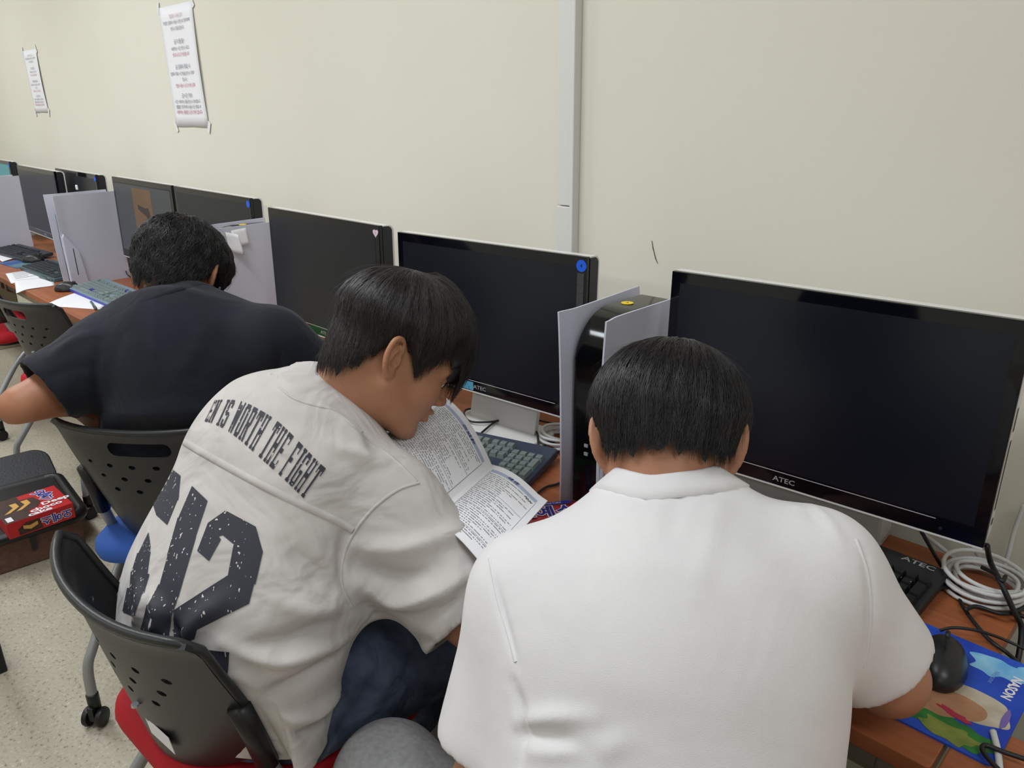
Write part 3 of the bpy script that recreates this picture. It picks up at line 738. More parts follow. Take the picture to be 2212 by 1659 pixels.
def eyes(P, Rh, ho, which=(1, -1)):
    for s in which:
        e = bpy.data.meshes.new('eye'); bm = bmesh.new(); bmesh.ops.create_uvsphere(bm, u_segments=20, v_segments=12, radius=0.0118); bm.to_mesh(e); bm.free()
        e.polygons.foreach_set('use_smooth', [True]*len(e.polygons)); e.materials.append(mat('eye_white', (214, 208, 202), 0.2, 0.5))
        c = ho+Rh.T@np.array([s*0.031, 0.0845, 0.0045]); o = link('eye', e, P.root); o.location = c
        i = MB(); i.lathe([(0.006, 0.0), (0.0055, 0.0012)], 16); oi = i.obj('iris', mat('iris_dark', (28, 18, 14), 0.15), o)
        q = Rh.T@unit(np.array([0, 1.0, -0.35])); oi.rotation_mode = 'QUATERNION'; oi.rotation_quaternion = Vector(q).to_track_quat('Z', 'Y'); oi.location = q*0.0110
        b = [ho+Rh.T@np.array(p) for p in ((s*0.016, 0.1015, 0.0225), (s*0.028, 0.0985, 0.0265), (s*0.040, 0.090, 0.0265), (s*0.048, 0.082, 0.023))]
        MB().tube(spline(b, 4), [0.0010+0.0012*math.sin(PI*k/12) for k in range(13)], 6).obj('eyebrow', M_hairM, P.root, smooth=True)
        b = [ho+Rh.T@np.array(p) for p in ((s*0.019, 0.0985, 0.0050), (s*0.030, 0.1005, 0.0085), (s*0.041, 0.094, 0.0055))]
        MB().tube(spline(b, 5), 0.0011, 5).obj('eyelashes', M_black, P.root, smooth=True)
def cloth_mesh(S, lo, hi, h, smooth=3):
    return polygonize(S, *(axis_pts(lo[i], hi[i], h) for i in range(3)), smooth)
CH_M = ((-1.09, 0.245), (-0.05, 1.0)); CH_L = ((-1.665, 0.518), (-0.64, 0.77)); CH_R = ((-0.215, 0.215), (-0.45, 0.893))
class Cloth:
    """a garment surface in a person's frame that can be creased and printed on"""
    def __init__(s, P, V, F): s.P, s.V, s.F = P, V, F; s.tree()
    def tree(s): s.bvh = BVHTree.FromPolygons(s.V.tolist(), s.F.tolist())
    def hit(s, px, py):
        o = Vector(s.P.L(CAM)); d = Vector(s.P.R@ray(px, py)); d.normalize()
        loc, n, i, t = s.bvh.ray_cast(o, d)
        return (np.array(loc), np.array(n)) if loc is not None else (None, None)
    def line(s, pts, n=4):
        out = []
        for p in spline([(x, y, 0) for x, y in pts], n):
            q, _ = s.hit(p[0], p[1])
            if q is not None: out.append(q)
        return out
    def folds(s, specs):
        """specs: (pixel polyline, width in m, height in m); negative height = valley"""
        N = vnormals(s.V, s.F); D = np.zeros(len(s.V))
        for pts, wd, ht in specs:
            L = s.line(pts)
            if len(L) < 2: continue
            lo, hi = np.min(L, 0)-wd*3, np.max(L, 0)+wd*3
            m = ((s.V > lo) & (s.V < hi)).all(1); 
            if not m.any(): continue
            d, t = seg_dist(s.V[m], L); D[m] += ht*np.exp(-(d/wd)**2)*np.sin(np.clip(t, 0.04, 0.96)*PI)**0.5
        s.V = s.V+N*D[:, None]; s.tree()
    def seat_on(s, chair, back=True, gap=0.0, floor=None):
        """keep the cloth in front of a chair's backrest and on top of its seat"""
        rc, f = chair; f = unit((f[0], f[1], 0)); o = np.array([rc[0], rc[1], 0])+f*0.235; r = np.array([f[1], -f[0], 0])
        Wp = s.V@s.P.R+s.P.o; q = Wp-o; x, y, z = q@r, q@f, Wp[:, 2].copy()
        if back:
            lim = -0.255+0.055*np.minimum(np.abs(x)/0.22, 1.1)**2.2*(1+0.9*np.clip((0.80-z)/0.3, 0, 1))+0.04*np.clip((0.80-z)/0.3, 0, 1)+0.026+gap
            w = np.clip((0.845-z)/0.05, 0, 1)*np.clip((0.31-np.abs(x))/0.09, 0, 1); y = np.where(y < lim, y+(lim-y)*w, y)
        if floor: z = np.maximum(z, floor)
        on = (np.abs(x) < 0.24) & (np.abs(y) < 0.23) & (z < 0.494+gap) & (z > 0.33); z = np.where(on, 0.494+gap, z)
        s.V = (o+x[:, None]*r+y[:, None]*f+np.array([0, 0, 1.0])*z[:, None]-s.P.o)@s.P.R.T; s.tree()
    def strip(s, name, pts, wd, th, m, parent, n=5, **kw):
        """raised seam laid along the garment"""
        L = []; Nn = []
        for p in spline([(x, y, 0) for x, y in pts], n):
            q, nn = s.hit(p[0], p[1])
            if q is not None and (not L or np.linalg.norm(q-L[-1]) < 0.08): L.append(q); Nn.append(nn)
        if len(L) < 3: return None
        V = []; F = []
        for i, (q, nn) in enumerate(zip(L, Nn)):
            t = unit(L[min(i+1, len(L)-1)]-L[max(i-1, 0)]); b = unit(np.cross(t, nn))
            for k, (a, h) in enumerate(((-1, -0.002), (-0.7, th*0.8), (0, th), (0.7, th*0.8), (1, -0.002))): V.append(q+b*wd*a*0.5+nn*h)
        for i in range(len(L)-1):
            for k in range(4): F.append((i*5+k, i*5+k+1, (i+1)*5+k+1, (i+1)*5+k))
        return bake(name, np.array(V), np.array(F), m, parent, **kw)
def bake_cloth(c, m, name='t_shirt', **kw): return bake(name, c.V, c.F, m, c.P.root, **kw)
def trousers(P, j, m, r=(0.105, 0.085, 0.062), tdim=0.17):
    L = P.L; hip, c7 = L(j['hip']), L(j['c7']); S = Solid()
    Rt, Ls = torso_frame(hip, c7, L(j['shR'])-L(j['shL']))
    T = Solid(); T.cap((-0.06, 0, -0.05), (0.06, 0, -0.05), tdim*0.72); T.cap((0, 0, -0.04), (0, 0, 0.07), tdim, tdim*0.97, 0.05); S.u(f_xf(T, hip, Rt, (1, 1.35, 1)))
    for s, q in (('L', -1), ('R', 1)):
        hp = hip+np.array([q*0.088, 0.03, -0.045]); kn, an = L(j['kn'+s]), L(j['an'+s])
        S.cap(hp, kn, r[0], r[1], 0.05); S.cap(kn, lerp(kn, an, 0.94), r[1]-0.004, r[2], 0.03)
    lo, hi = bounds([hip]+[L(j[k+s]) for k in ('kn', 'an') for s in 'LR'], 0.19); lo[2] = max(lo[2], 0.02)
    V, F = cloth_mesh(S, lo, hi, 0.009, 3)
    c = Cloth(P, V, F); return c
def shoes(P, j, m):
    for s in 'LR':
        a = P.L(j['an'+s]); S = Solid(); S.cap((a[0], a[1]-0.02, 0.045), (a[0], a[1]+0.15, 0.036), 0.045, 0.036); S.cap((a[0], a[1]-0.01, 0.05), (a[0], a[1]-0.005, 0.11), 0.042, 0.040, 0.03)
        S.cut(f_plane((0, 0, 0.002), (0, 0, -1)))
        V, F = cloth_mesh(S, np.array([a[0]-0.07, a[1]-0.09, -0.012]), np.array([a[0]+0.07, a[1]+0.22, 0.17]), 0.008, 2); V[:, 2] = np.maximum(V[:, 2], 0.002)
        o = bake('shoe', V, F, m, P.root)
        MB().prism([(a[0]+x, a[1]+y) for x, y in rrect(-0.045, 0.045, -0.065, 0.185, 0.043, 5)], 0.0, 0.022).obj('sole', M_white_matte, o)
def collar(P, body, shirt, base, axis, right, m, width=0.022, lift=0.0035, tilt=0.0):
    """ribbed band laid along the line where the neck leaves the shirt"""
    w = unit(axis); u = unit(np.asarray(right)-w*(np.asarray(right)@w)); v = np.cross(w, u); na, nt, nr = 60, 44, 90
    A = 2*PI*np.arange(na)/na; T = np.linspace(-0.07, 0.11, nt); Rr = np.linspace(0.0, 0.15, nr)
    dirs = np.cos(A)[:, None]*u+np.sin(A)[:, None]*v
    G = (base+T[None, :, None, None]*w+dirs[:, None, None, :]*Rr[None, None, :, None]).astype(np.float32)
    fb = body(G.reshape(-1, 3)).reshape(na, nt, nr); fs = shirt(G.reshape(-1, 3)).reshape(na, nt, nr)
    def first(f): o = f > 0; return np.where(o.any(2), Rr[np.argmax(o, 2)], 0.15)
    rb, rs = first(fb), first(fs)
    tt = np.zeros(na)
    for i in range(na):
        k = np.where(rs[i] > rb[i])[0]; tt[i] = T[k[-1]] if len(k) else 0.0
    for _ in range(6): tt = (np.roll(tt, 1)+tt*2+np.roll(tt, -1))/4
    V = []; F = []; k = 7
    for i in range(na):
        R_b = lambda t: float(np.interp(t, T, rb[i])); R_s = lambda t: float(np.interp(t, T, rs[i])); rib = 0.0005*(1 if i % 2 else -1)
        t0 = tt[i]; top = max(R_b(t0+0.004), 0.02)
        ring = [(t0-0.012, R_b(t0-0.012)-0.002), (t0+0.004, top+0.0005), (t0+0.0065, top+0.002), (t0+0.005, top+lift+0.001)]
        for q, h in ((0.35, lift), (0.8, lift*0.9), (1.0, -0.003)):
            t = t0-width*q; ring.append((t, min(R_s(t), 0.13)+h+rib))
        for t, r in ring: V.append(base+w*t+dirs[i]*r)
    for i in range(na):
        q = (i+1) % na
        for e in range(k-1): F.append((i*k+e, q*k+e, q*k+e+1, i*k+e+1))
    return bake('collar', np.array(V), np.array(F), m, P.root)
def sleeve(S, sh, el, t0, t1, r0, r1, flat=1.0, axis=None, open_depth=0.035, th=0.006, k=0.05, end=None):
    """sleeve cone from the shoulder along the arm with an open hem"""
    a, b = lerp(sh, el, t0), lerp(sh, el, t1); d = unit(b-a)
    S.u(f_cap(a, b+d*r1*0.9, r0, r1), k)
    return b, d
# ------------------------------------------------------------------ person on the right: plain white T-shirt, seen from behind
def add_person_right():
    f = unit((-0.52, 0.854, 0)); r = np.array([f[1], -f[0], 0]); z = np.array([0, 0, 1.0])
    P = Person('person in a plain white t-shirt bent over the desk, back to us', f, (-0.30, 0.42))
    c7 = PD(1442, 1092, 0.93); hip = c7-f*0.27-z*0.46+r*0.02
    j = dict(hip=hip, c7=c7, shL=PD(1150, 1282, 0.99), shR=PD(1755, 1245, 0.91),
             elL=PD(1048, 1700, 1.00), elR=PZ(1918, 1462, 0.80), wrL=np.array([-0.56, 0.80, 0.80]), wrR=np.array([-0.38, 1.00, 0.765]),
             hdL=((-0.2, 0.9, -0.2), (0, 0.3, 1), 1, 0.5), hdR=((-0.8, 0.5, 0), (0, 0, 1), -1, 0.7),
             knL=np.array([-0.76, 0.49, 0.505]), knR=np.array([-0.36, 0.80, 0.53]), anL=np.array([-0.78, 0.60, 0.10]), anR=np.array([-0.38, 0.78, 0.10]))
    Rh = P.head_frame((-0.53, 0.85), 47, -2); ho = P.L(PD(1440, 982, 1.0))
    _, BS = build_body(P, j, M_skinR, Rh, ho, (0.19, 0.18), 0.060, (0.050, 0.043, 0.028), CH_R)
    L = P.L; S = Solid(); hp, c7l = L(hip), L(c7); right = L(j['shR'])-L(j['shL']); Rt, Ls = torso_frame(hp, c7l, right)
    T = Solid()
    T.cap((0, 0, -0.08), (0, 0, 0.16), 0.196, 0.186); T.cap((0, 0, 0.16), (0, -0.015, 0.34), 0.186, 0.176, 0.06)
    T.cap((-0.075, -0.01, 0.35), (0.075, -0.01, 0.35), 0.115, None, 0.08)
    T.cap((0, 0.0, 0.42), (0, 0.03, Ls-0.015), 0.125, 0.078, 0.09)
    S.u(f_xf(T, hp, Rt, (1, 1.42, 1)))
    nb = c7l+Rt.T@np.array([0, 0.03, -0.045])
    for s in 'LR':
        sh, el = L(j['sh'+s]), L(j['el'+s])
        S.cap(nb, sh, 0.066, 0.072, 0.06)
        q = 0.66 if s == 'L' else 0.74
        S.cap(sh, lerp(sh, el, q+0.06), 0.076, 0.079 if s == 'L' else 0.072, 0.035)
    for s in 'LR':
        sh, el = L(j['sh'+s]), L(j['el'+s]); q = 0.80 if s == 'L' else 0.86
        e = lerp(sh, el, q); d = unit(el-sh)
        # hem: flat cut below the sleeve end, then a hollow
        R3 = f_cap(e, e+d*0.2, 0.14, 0.14)
        pl = f_plane(e, -d)
        S.sub(lambda p, R3=R3, pl=pl: np.maximum(R3(p), pl(p)), 0.004)
        S.sub(f_cap(e-d*0.02, e+d*0.1, 0.066 if s == 'L' else 0.060, 0.07), 0.004)
    S.cut(f_plane((0, 0, 0.53), (0, 0, -1)))
    lo, hi = bounds([hp, c7l, L(j['shL']), L(j['shR']), L(j['elL']), L(j['elR'])], 0.15); lo[2] -= 0.02; lo[:2] -= 0.08
    V, F = cloth_mesh(S, lo, hi, 0.0055, 4)
    c = Cloth(P, V, F)
    c.folds([(((1470, 1060), (1450, 1130), (1440, 1180)), 0.012, -0.002), (((1560, 1060), (1530, 1180), (1500, 1290)), 0.014, 0.0025),
             (((1120, 1560), (1200, 1548), (1280, 1552)), 0.010, 0.007), (((1115, 1590), (1180, 1590), (1260, 1610)), 0.008, -0.006),
             (((1125, 1620), (1200, 1625), (1290, 1600)), 0.010, 0.004), (((1110, 1480), (1128, 1550), (1122, 1650)), 0.008, -0.008),
             (((1750, 1090), (1790, 1130), (1820, 1180)), 0.008, 0.004), (((1700, 1060), (1740, 1090), (1780, 1140)), 0.008, -0.003), (((1640, 1035), (1690, 1060), (1730, 1100)), 0.008, 0.003),
             (((1868, 1200), (1882, 1300), (1872, 1440)), 0.007, -0.005), (((1062, 1240), (1090, 1340), (1118, 1440)), 0.006, -0.004),
             (((1290, 1640), (1330, 1610), (1360, 1600)), 0.012, 0.004), (((1400, 1070), (1520, 1060), (1600, 1050)), 0.007, -0.0015)])
    c.seat_on(CH_R)
    tee = bake_cloth(c, M_teeW)
    c.strip('sleeve_seam', ((1058, 1205), (1075, 1290), (1100, 1375), (1114, 1430)), 0.006, 0.0012, M_teeW, tee)
    c.strip('sleeve_seam', ((1850, 1165), (1874, 1240), (1880, 1340), (1868, 1440)), 0.006, 0.0012, M_teeW, tee)
    cn = Rh.T@np.array([0, -0.25, 1.0])
    nkdir = unit((ho+Rh.T@np.array([0, -0.03, -0.03]))-(c7l+Rt.T@np.array([0, 0.045, -0.03])))
    collar(P, BS, S, c7l+Rt.T@np.array([0, 0.045, -0.02]), nkdir, Rt[0], M_teeW, 0.018)
    tr_ = trousers(P, j, M_grey, (0.102, 0.082, 0.064))
    tr_.folds([(((800, 1659), (830, 1620), (880, 1600)), 0.008, -0.006), (((735, 1640), (760, 1600), (800, 1585)), 0.01, 0.004)])
    tr_.seat_on(CH_R, gap=0.012); bake_cloth(tr_, M_grey, 'sweatpants'); shoes(P, j, M_black)
    # hair: bowl-like, thick, longest over the back of the head
    def hl(a):
        return np.interp(np.abs(a), [0, 40, 60, 80, 100, 125, 150, 180], [0.03, 0.03, 0.0, 0.015, 0.012, -0.022, -0.030, -0.028])
    def th(a, t, q):
        full = np.interp(a, [0, 90, 130, 180], [0.024, 0.027, 0.022, 0.019]); return full*(0.75+0.25*np.sin(np.minimum(t, 1)*PI))*np.interp(t, [0.75, 1.0, 1.1], [1, 0.28, 0.15])
    pt = hair_shape((0.12, -0.30, 0.95), hl, th)
    build_hair(P, Rh, ho, pt, M_hairR, 'thick straight black hair', n=7000, seed=4, rad=0.0006, flyaway=0.02)
    return P, j
PR, jR = add_person_right()
# ------------------------------------------------------------------ person in the middle: washed off-white T-shirt with big print, reading
def mirror_sh(c7, sh, r, f):
    d = sh-c7; return c7-r*(d@r)+f*(d@f)+np.array([0, 0, d[2]])
def add_person_middle():
    f = unit((-0.17, 0.985, 0)); r = np.array([f[1], -f[0], 0]); z = np.array([0, 0, 1.0])
    P = Person('person in an off-white t-shirt printed with big numbers, reading a booklet', f, (-1.09, 0.47))
    c7 = PD(668, 870, 1.33); hip = np.array([-1.062, 0.395, 0.575]); shR = PD(848, 1095, 1.25); shL = mirror_sh(c7, shR, r, f)+f*0.02
    j = dict(hip=hip, c7=c7, shL=shL, shR=shR, elR=PD(1066, 1385, 1.19), elL=shL+f*0.17-z*0.22-r*0.04,
             wrR=np.array([-0.87, 0.63, 0.772]), wrL=np.array([-1.13, 0.80, 0.82]),
             hdR=((-0.1, 0.9, 0.12), (0.0, 0.0, -1), -1, 0.12), hdL=((0.75, 0.5, 0.05), (0, -0.1, -1), 1, 0.35),
             knL=np.array([-1.17, 0.90, 0.54]), knR=np.array([-0.885, 0.86, 0.57]), anL=np.array([-1.18, 0.84, 0.10]), anR=np.array([-0.93, 0.80, 0.10]))
    Rh = P.head_frame((0.483, 0.876), 34.4, -11.0); ho = P.L((-1.019, 0.729, 1.056))
    _, BS = build_body(P, j, M_skinM, Rh, ho, (0.17, 0.165), 0.060, chair=CH_M, fine=0.0030, ear=True)
    eyes(P, Rh, ho)
    L = P.L; S = Solid(); hp, c7l = L(hip), L(c7); right = L(shR)-L(shL); Rt, Ls = torso_frame(hp, c7l, right)
    T = Solid()
    T.cap((0.018, 0.0, -0.14), (0.018, -0.06, 0.13), 0.205, 0.204); T.cap((0.018, -0.06, 0.16), (0.008, -0.055, 0.33), 0.204, 0.180, 0.06)
    T.cap((-0.08, -0.02, 0.35), (0.08, -0.02, 0.35), 0.105, None, 0.08)
    T.cap((0, -0.01, 0.40), (0, 0.02, Ls-0.02), 0.125, 0.078, 0.08)
    S.u(f_xf(T, hp, Rt, (1, 1.38, 1)))
    nb = c7l+Rt.T@np.array([0, 0.03, -0.045])
    for s in 'LR':
        sh, el = L(j['sh'+s]), L(j['el'+s])
        S.cap(nb, sh, 0.066, 0.072, 0.06)
        S.cap(sh, lerp(sh, el, 0.88), 0.078, 0.090, 0.04)
        if s == 'R':   # loose cloth hanging under the arm
            S.cap(hp+Rt.T@np.array([0.145, 0.0, 0.20]), lerp(sh, el, 0.30)-np.array([0, 0, 0.055]), 0.062, 0.055, 0.05)
            S.cap(lerp(sh, el, 0.35)-np.array([0, 0, 0.035]), lerp(sh, el, 0.88)-np.array([0, 0.01, 0.055]), 0.050, 0.048, 0.05)
    for s in 'LR':
        sh, el = L(j['sh'+s]), L(j['el'+s]); e = lerp(sh, el, 0.82); d = unit(el-sh)
        R3 = f_cap(e, e+d*0.25, 0.19, 0.19); pl = f_plane(e, -d)
        S.sub(lambda p, R3=R3, pl=pl: np.maximum(R3(p), pl(p)), 0.004)
        S.sub(f_cap(e-d*0.03, e+d*0.1, 0.076, 0.078), 0.004)
        if s == 'R': S.sub(f_cap(e-d*0.03-np.array([0, 0.01, 0.05]), e+d*0.1-np.array([0, 0.01, 0.05]), 0.040, 0.04), 0.004)
    S.cut(f_plane((0, 0, 0.53), (0, 0, -1)))
    lo, hi = bounds([hp, c7l, L(shL), L(shR), L(j['elL']), L(j['elR'])], 0.15); lo[2] -= 0.02; lo[:2] -= 0.07
    V, F = cloth_mesh(S, lo, hi, 0.0055, 4)
    c = Cloth(P, V, F)
    c.folds([(((770, 1180), (860, 1185), (950, 1165), (1030, 1130)), 0.0144, 0.0155), (((780, 1260), (850, 1300), (930, 1290), (1020, 1240)), 0.0126, 0.0177), (((770, 1220), (850, 1245), (940, 1225)), 0.0144, -0.0155),
             (((790, 1310), (850, 1360), (930, 1390)), 0.0108, -0.0111), (((620, 1180), (680, 1240), (740, 1290)), 0.0162, -0.0133), (((600, 1300), (700, 1330), (790, 1330)), 0.0126, 0.0111),
             (((520, 1400), (620, 1380), (720, 1340), (790, 1320)), 0.0126, -0.0133), (((480, 1390), (600, 1430), (700, 1400), (760, 1370)), 0.0108, 0.0133),
             (((560, 1510), (650, 1470), (730, 1420)), 0.0108, -0.0155), (((600, 1560), (680, 1540), (740, 1480)), 0.0108, 0.0155), (((620, 1600), (690, 1570), (760, 1510)), 0.0090, -0.0133),
             (((400, 1380), (440, 1330), (480, 1300)), 0.0144, 0.0155), (((330, 1290), (350, 1330), (330, 1370)), 0.0126, 0.0177), (((360, 1340), (380, 1380), (360, 1420)), 0.0108, -0.0177), (((300, 1260), (310, 1310), (290, 1350)), 0.0108, 0.0133),
             (((420, 1420), (440, 1470), (440, 1530)), 0.0108, -0.0133), (((740, 1150), (735, 1230), (760, 1300)), 0.0054, -0.0088),
             (((700, 880), (760, 930), (790, 980)), 0.0090, 0.0088), (((720, 960), (790, 990), (850, 1010)), 0.0108, 0.0088), (((560, 1010), (600, 1060), (640, 1130)), 0.0180, 0.0066)])
    c.seat_on(CH_M)
    tee = bake_cloth(c, M_teeG)
    c.strip('yoke_seam', ((398, 955), (450, 985), (540, 1035), (640, 1085), (720, 1122), (762, 1146)), 0.013, 0.0022, M_teeG, tee, 6)
    c.strip('sleeve_seam', ((905, 1043), (860, 1058), (810, 1095), (766, 1148), (742, 1200), (738, 1262), (760, 1310)), 0.006, 0.0013, M_teeG, tee, 6)
    c.strip('shoulder_seam', ((745, 905), (790, 945), (850, 990), (900, 1040)), 0.006, 0.0012, M_teeG, tee)
    c.strip('collar_seam', ((603, 836), (625, 855), (652, 868), (690, 878), (720, 885), (755, 906), (782, 932)), 0.0055, 0.0016, M_teeG, tee, 5)
    nkdir = unit((ho+Rh.T@np.array([0, -0.03, -0.03]))-(c7l+Rt.T@np.array([0, 0.045, -0.03])))
    collar(P, BS, S, c7l+Rt.T@np.array([0, 0.045, -0.02]), nkdir, Rt[0], M_teeG, 0.026, 0.0055)
    tr_ = trousers(P, j, M_jean, (0.114, 0.090, 0.062), 0.155)
    tr_.folds([(((700, 1500), (760, 1480), (820, 1400)), 0.010, 0.006), (((740, 1560), (790, 1500), (840, 1430)), 0.01, -0.006), (((800, 1540), (830, 1480), (850, 1420)), 0.01, 0.006), (((640, 1640), (700, 1590), (740, 1540)), 0.008, 0.005)])
    tr_.seat_on(CH_M, gap=0.012); bake_cloth(tr_, M_jean, 'jeans'); shoes(P, j, M_white_matte)
    def hl(a):
        return np.interp(np.abs(a), [0, 14, 24, 34, 46, 54, 61, 68, 76, 83, 95, 115, 135, 155, 180], [0.012, 0.016, 0.034, 0.054, 0.056, 0.046, 0.006, -0.014, -0.004, 0.036, 0.040, 0.006, -0.040, -0.056, -0.058])
    def th(a, t, q):
        full = np.interp(a, [0, 50, 90, 130, 180], [0.032, 0.030, 0.024, 0.022, 0.020]); e = np.interp(a, [0, 45, 70, 180], [0.85, 0.75, 0.12, 0.12])
        s = np.where(a > 52, np.interp(q[..., 2], [-0.09, 0.02, 0.055, 0.1], [0.16, 0.34, 0.95, 1.0]), 1.0)
        k = np.interp(t, [0, 0.25, 0.8], [0.85, 1, 1]); k = np.where(t > 0.8, 1+(e-1)*np.clip((t-0.8)/0.2, 0, 1), k)
        return full*np.minimum(s, k)
    pt = hair_shape((0.05, -0.28, 0.96), hl, th)
    def tip(thv, t, a):
        k = np.maximum(0.0, np.cos(thv)); return np.array([0, 0.010, -0.016])*(k*k*a*a*(t > 0.75))[..., None]
    build_hair(P, Rh, ho, pt, M_hairM, 'straight black hair with a fringe and clipped nape', n=8000, seed=9, rad=0.00055, tip=tip)
    return P, j, c, tee
PM, jM, clothM, teeM = add_person_middle()
# ------------------------------------------------------------------ person on the left: black T-shirt
def add_person_left():
    f = unit((-0.60, 0.80, 0)); r = np.array([f[1], -f[0], 0]); z = np.array([0, 0, 1.0])
    P = Person('person in a black t-shirt with elbow out, head bowed at the desk', f, (-1.70, 0.60))
    c7 = PD(392, 684, 1.74); hip = np.array([-1.68, 0.62, 0.575]); shR = PD(590, 740, 1.70); shL = PD(222, 770, 1.72)
    j = dict(hip=hip, c7=c7, shL=shL, shR=shR, elL=PD(48, 878, 1.62), elR=PD(690, 830, 1.78),
             wrL=PD(300, 905, 1.86), wrR=PD(640, 800, 2.0),
             hdL=((-0.3, 0.8, -0.1), (0, 0, 1), 1, 0.5), hdR=((-0.8, 0.4, 0), (0, 0, 1), -1, 0.6),
             knL=np.array([-2.02, 0.84, 0.54]), knR=np.array([-1.80, 1.0, 0.53]), anL=np.array([-2.02, 0.80, 0.10]), anR=np.array([-1.80, 0.95, 0.10]))
    Rh = P.head_frame((-0.72, 0.69), 40, 4); ho = P.L(PD(386, 610, 1.80))
    _, BS = build_body(P, j, M_skinL, Rh, ho, (0.17, 0.165), 0.056, (0.046, 0.041, 0.027), CH_L)
    L = P.L; S = Solid(); hp, c7l = L(hip), L(c7); right = L(shR)-L(shL); Rt, Ls = torso_frame(hp, c7l, right)
    T = Solid()
    T.cap((0, 0, -0.10), (0, -0.02, 0.14), 0.180, 0.180); T.cap((0, -0.02, 0.14), (0, -0.03, 0.33), 0.180, 0.180, 0.06)
    T.cap((-0.09, -0.02, 0.36), (0.09, -0.02, 0.36), 0.105, None, 0.08)
    T.cap((0, -0.01, 0.40), (0, 0.02, Ls-0.02), 0.125, 0.078, 0.08)
    S.u(f_xf(T, hp, Rt, (1, 1.38, 1)))
    nb = c7l+Rt.T@np.array([0, 0.03, -0.045])
    for s in 'LR':
        sh, el = L(j['sh'+s]), L(j['el'+s])
        S.cap(nb, sh, 0.066, 0.070, 0.06)
        S.cap(sh, lerp(sh, el, 0.80), 0.074, 0.084, 0.04)
    for s in 'LR':
        sh, el = L(j['sh'+s]), L(j['el'+s]); e = lerp(sh, el, 0.74 if s == 'L' else 0.9); d = unit(el-sh)
        R3 = f_cap(e, e+d*0.25, 0.17, 0.17); pl = f_plane(e, -d)
        S.sub(lambda p, R3=R3, pl=pl: np.maximum(R3(p), pl(p)), 0.004)
        S.sub(f_cap(e-d*0.03, e+d*0.1, 0.070, 0.072), 0.004)
    S.cut(f_plane((0, 0, 0.53), (0, 0, -1)))
    lo, hi = bounds([hp, c7l, L(shL), L(shR), L(j['elL']), L(j['elR'])], 0.15); lo[2] -= 0.02; lo[:2] -= 0.05
    V, F = cloth_mesh(S, lo, hi, 0.0065, 4)
    c = Cloth(P, V, F)
    c.folds([(((210, 740), (208, 820), (215, 890)), 0.010, -0.007), (((600, 740), (605, 800), (590, 850)), 0.010, -0.006), (((110, 770), (150, 740), (190, 720)), 0.012, 0.005), (((90, 820), (150, 800), (200, 790)), 0.012, -0.004),
             (((330, 660), (335, 720), (330, 780)), 0.014, 0.003), (((440, 700), (420, 760), (380, 820)), 0.02, 0.004), (((260, 900), (360, 880), (450, 890)), 0.02, 0.004)])
    c.seat_on(CH_L)
    tee = bake_cloth(c, M_teeB)
    nkdir = unit((ho+Rh.T@np.array([0, -0.03, -0.03]))-(c7l+Rt.T@np.array([0, 0.045, -0.03])))
    collar(P, BS, S, c7l+Rt.T@np.array([0, 0.045, -0.02]), nkdir, Rt[0], M_teeB)
    tr_ = trousers(P, j, M_navy, (0.095, 0.080, 0.060)); tr_.seat_on(CH_L, gap=0.012); bake_cloth(tr_, M_navy, 'trousers'); shoes(P, j, M_black)
    def hl(a):
        return np.interp(np.abs(a), [0, 40, 55, 75, 95, 115, 140, 160, 180], [0.04, 0.045, 0.01, 0.0, 0.035, 0.0, -0.036, -0.046, -0.042])
    def th(a, t, q):
        full = np.interp(a, [0, 60, 90, 130, 180], [0.036, 0.032, 0.022, 0.021, 0.020])
        s = np.interp(q[..., 2], [-0.06, 0.02, 0.06], [0.2, 0.6, 1.0]); return full*np.minimum(s, np.interp(t, [0, 0.3, 0.8, 1.0, 1.1], [0.9, 1, 0.95, 0.4, 0.3]))
    pt = hair_shape((0.0, -0.25, 0.97), hl, th)
    build_hair(P, Rh, ho, pt, M_hairL, 'wavy black hair', n=5200, seed=13, rad=0.0007, wave=0.10, flyaway=0.06, jit=0.25, curl=0.0035)
    return P, j
PL_, jL = add_person_left()
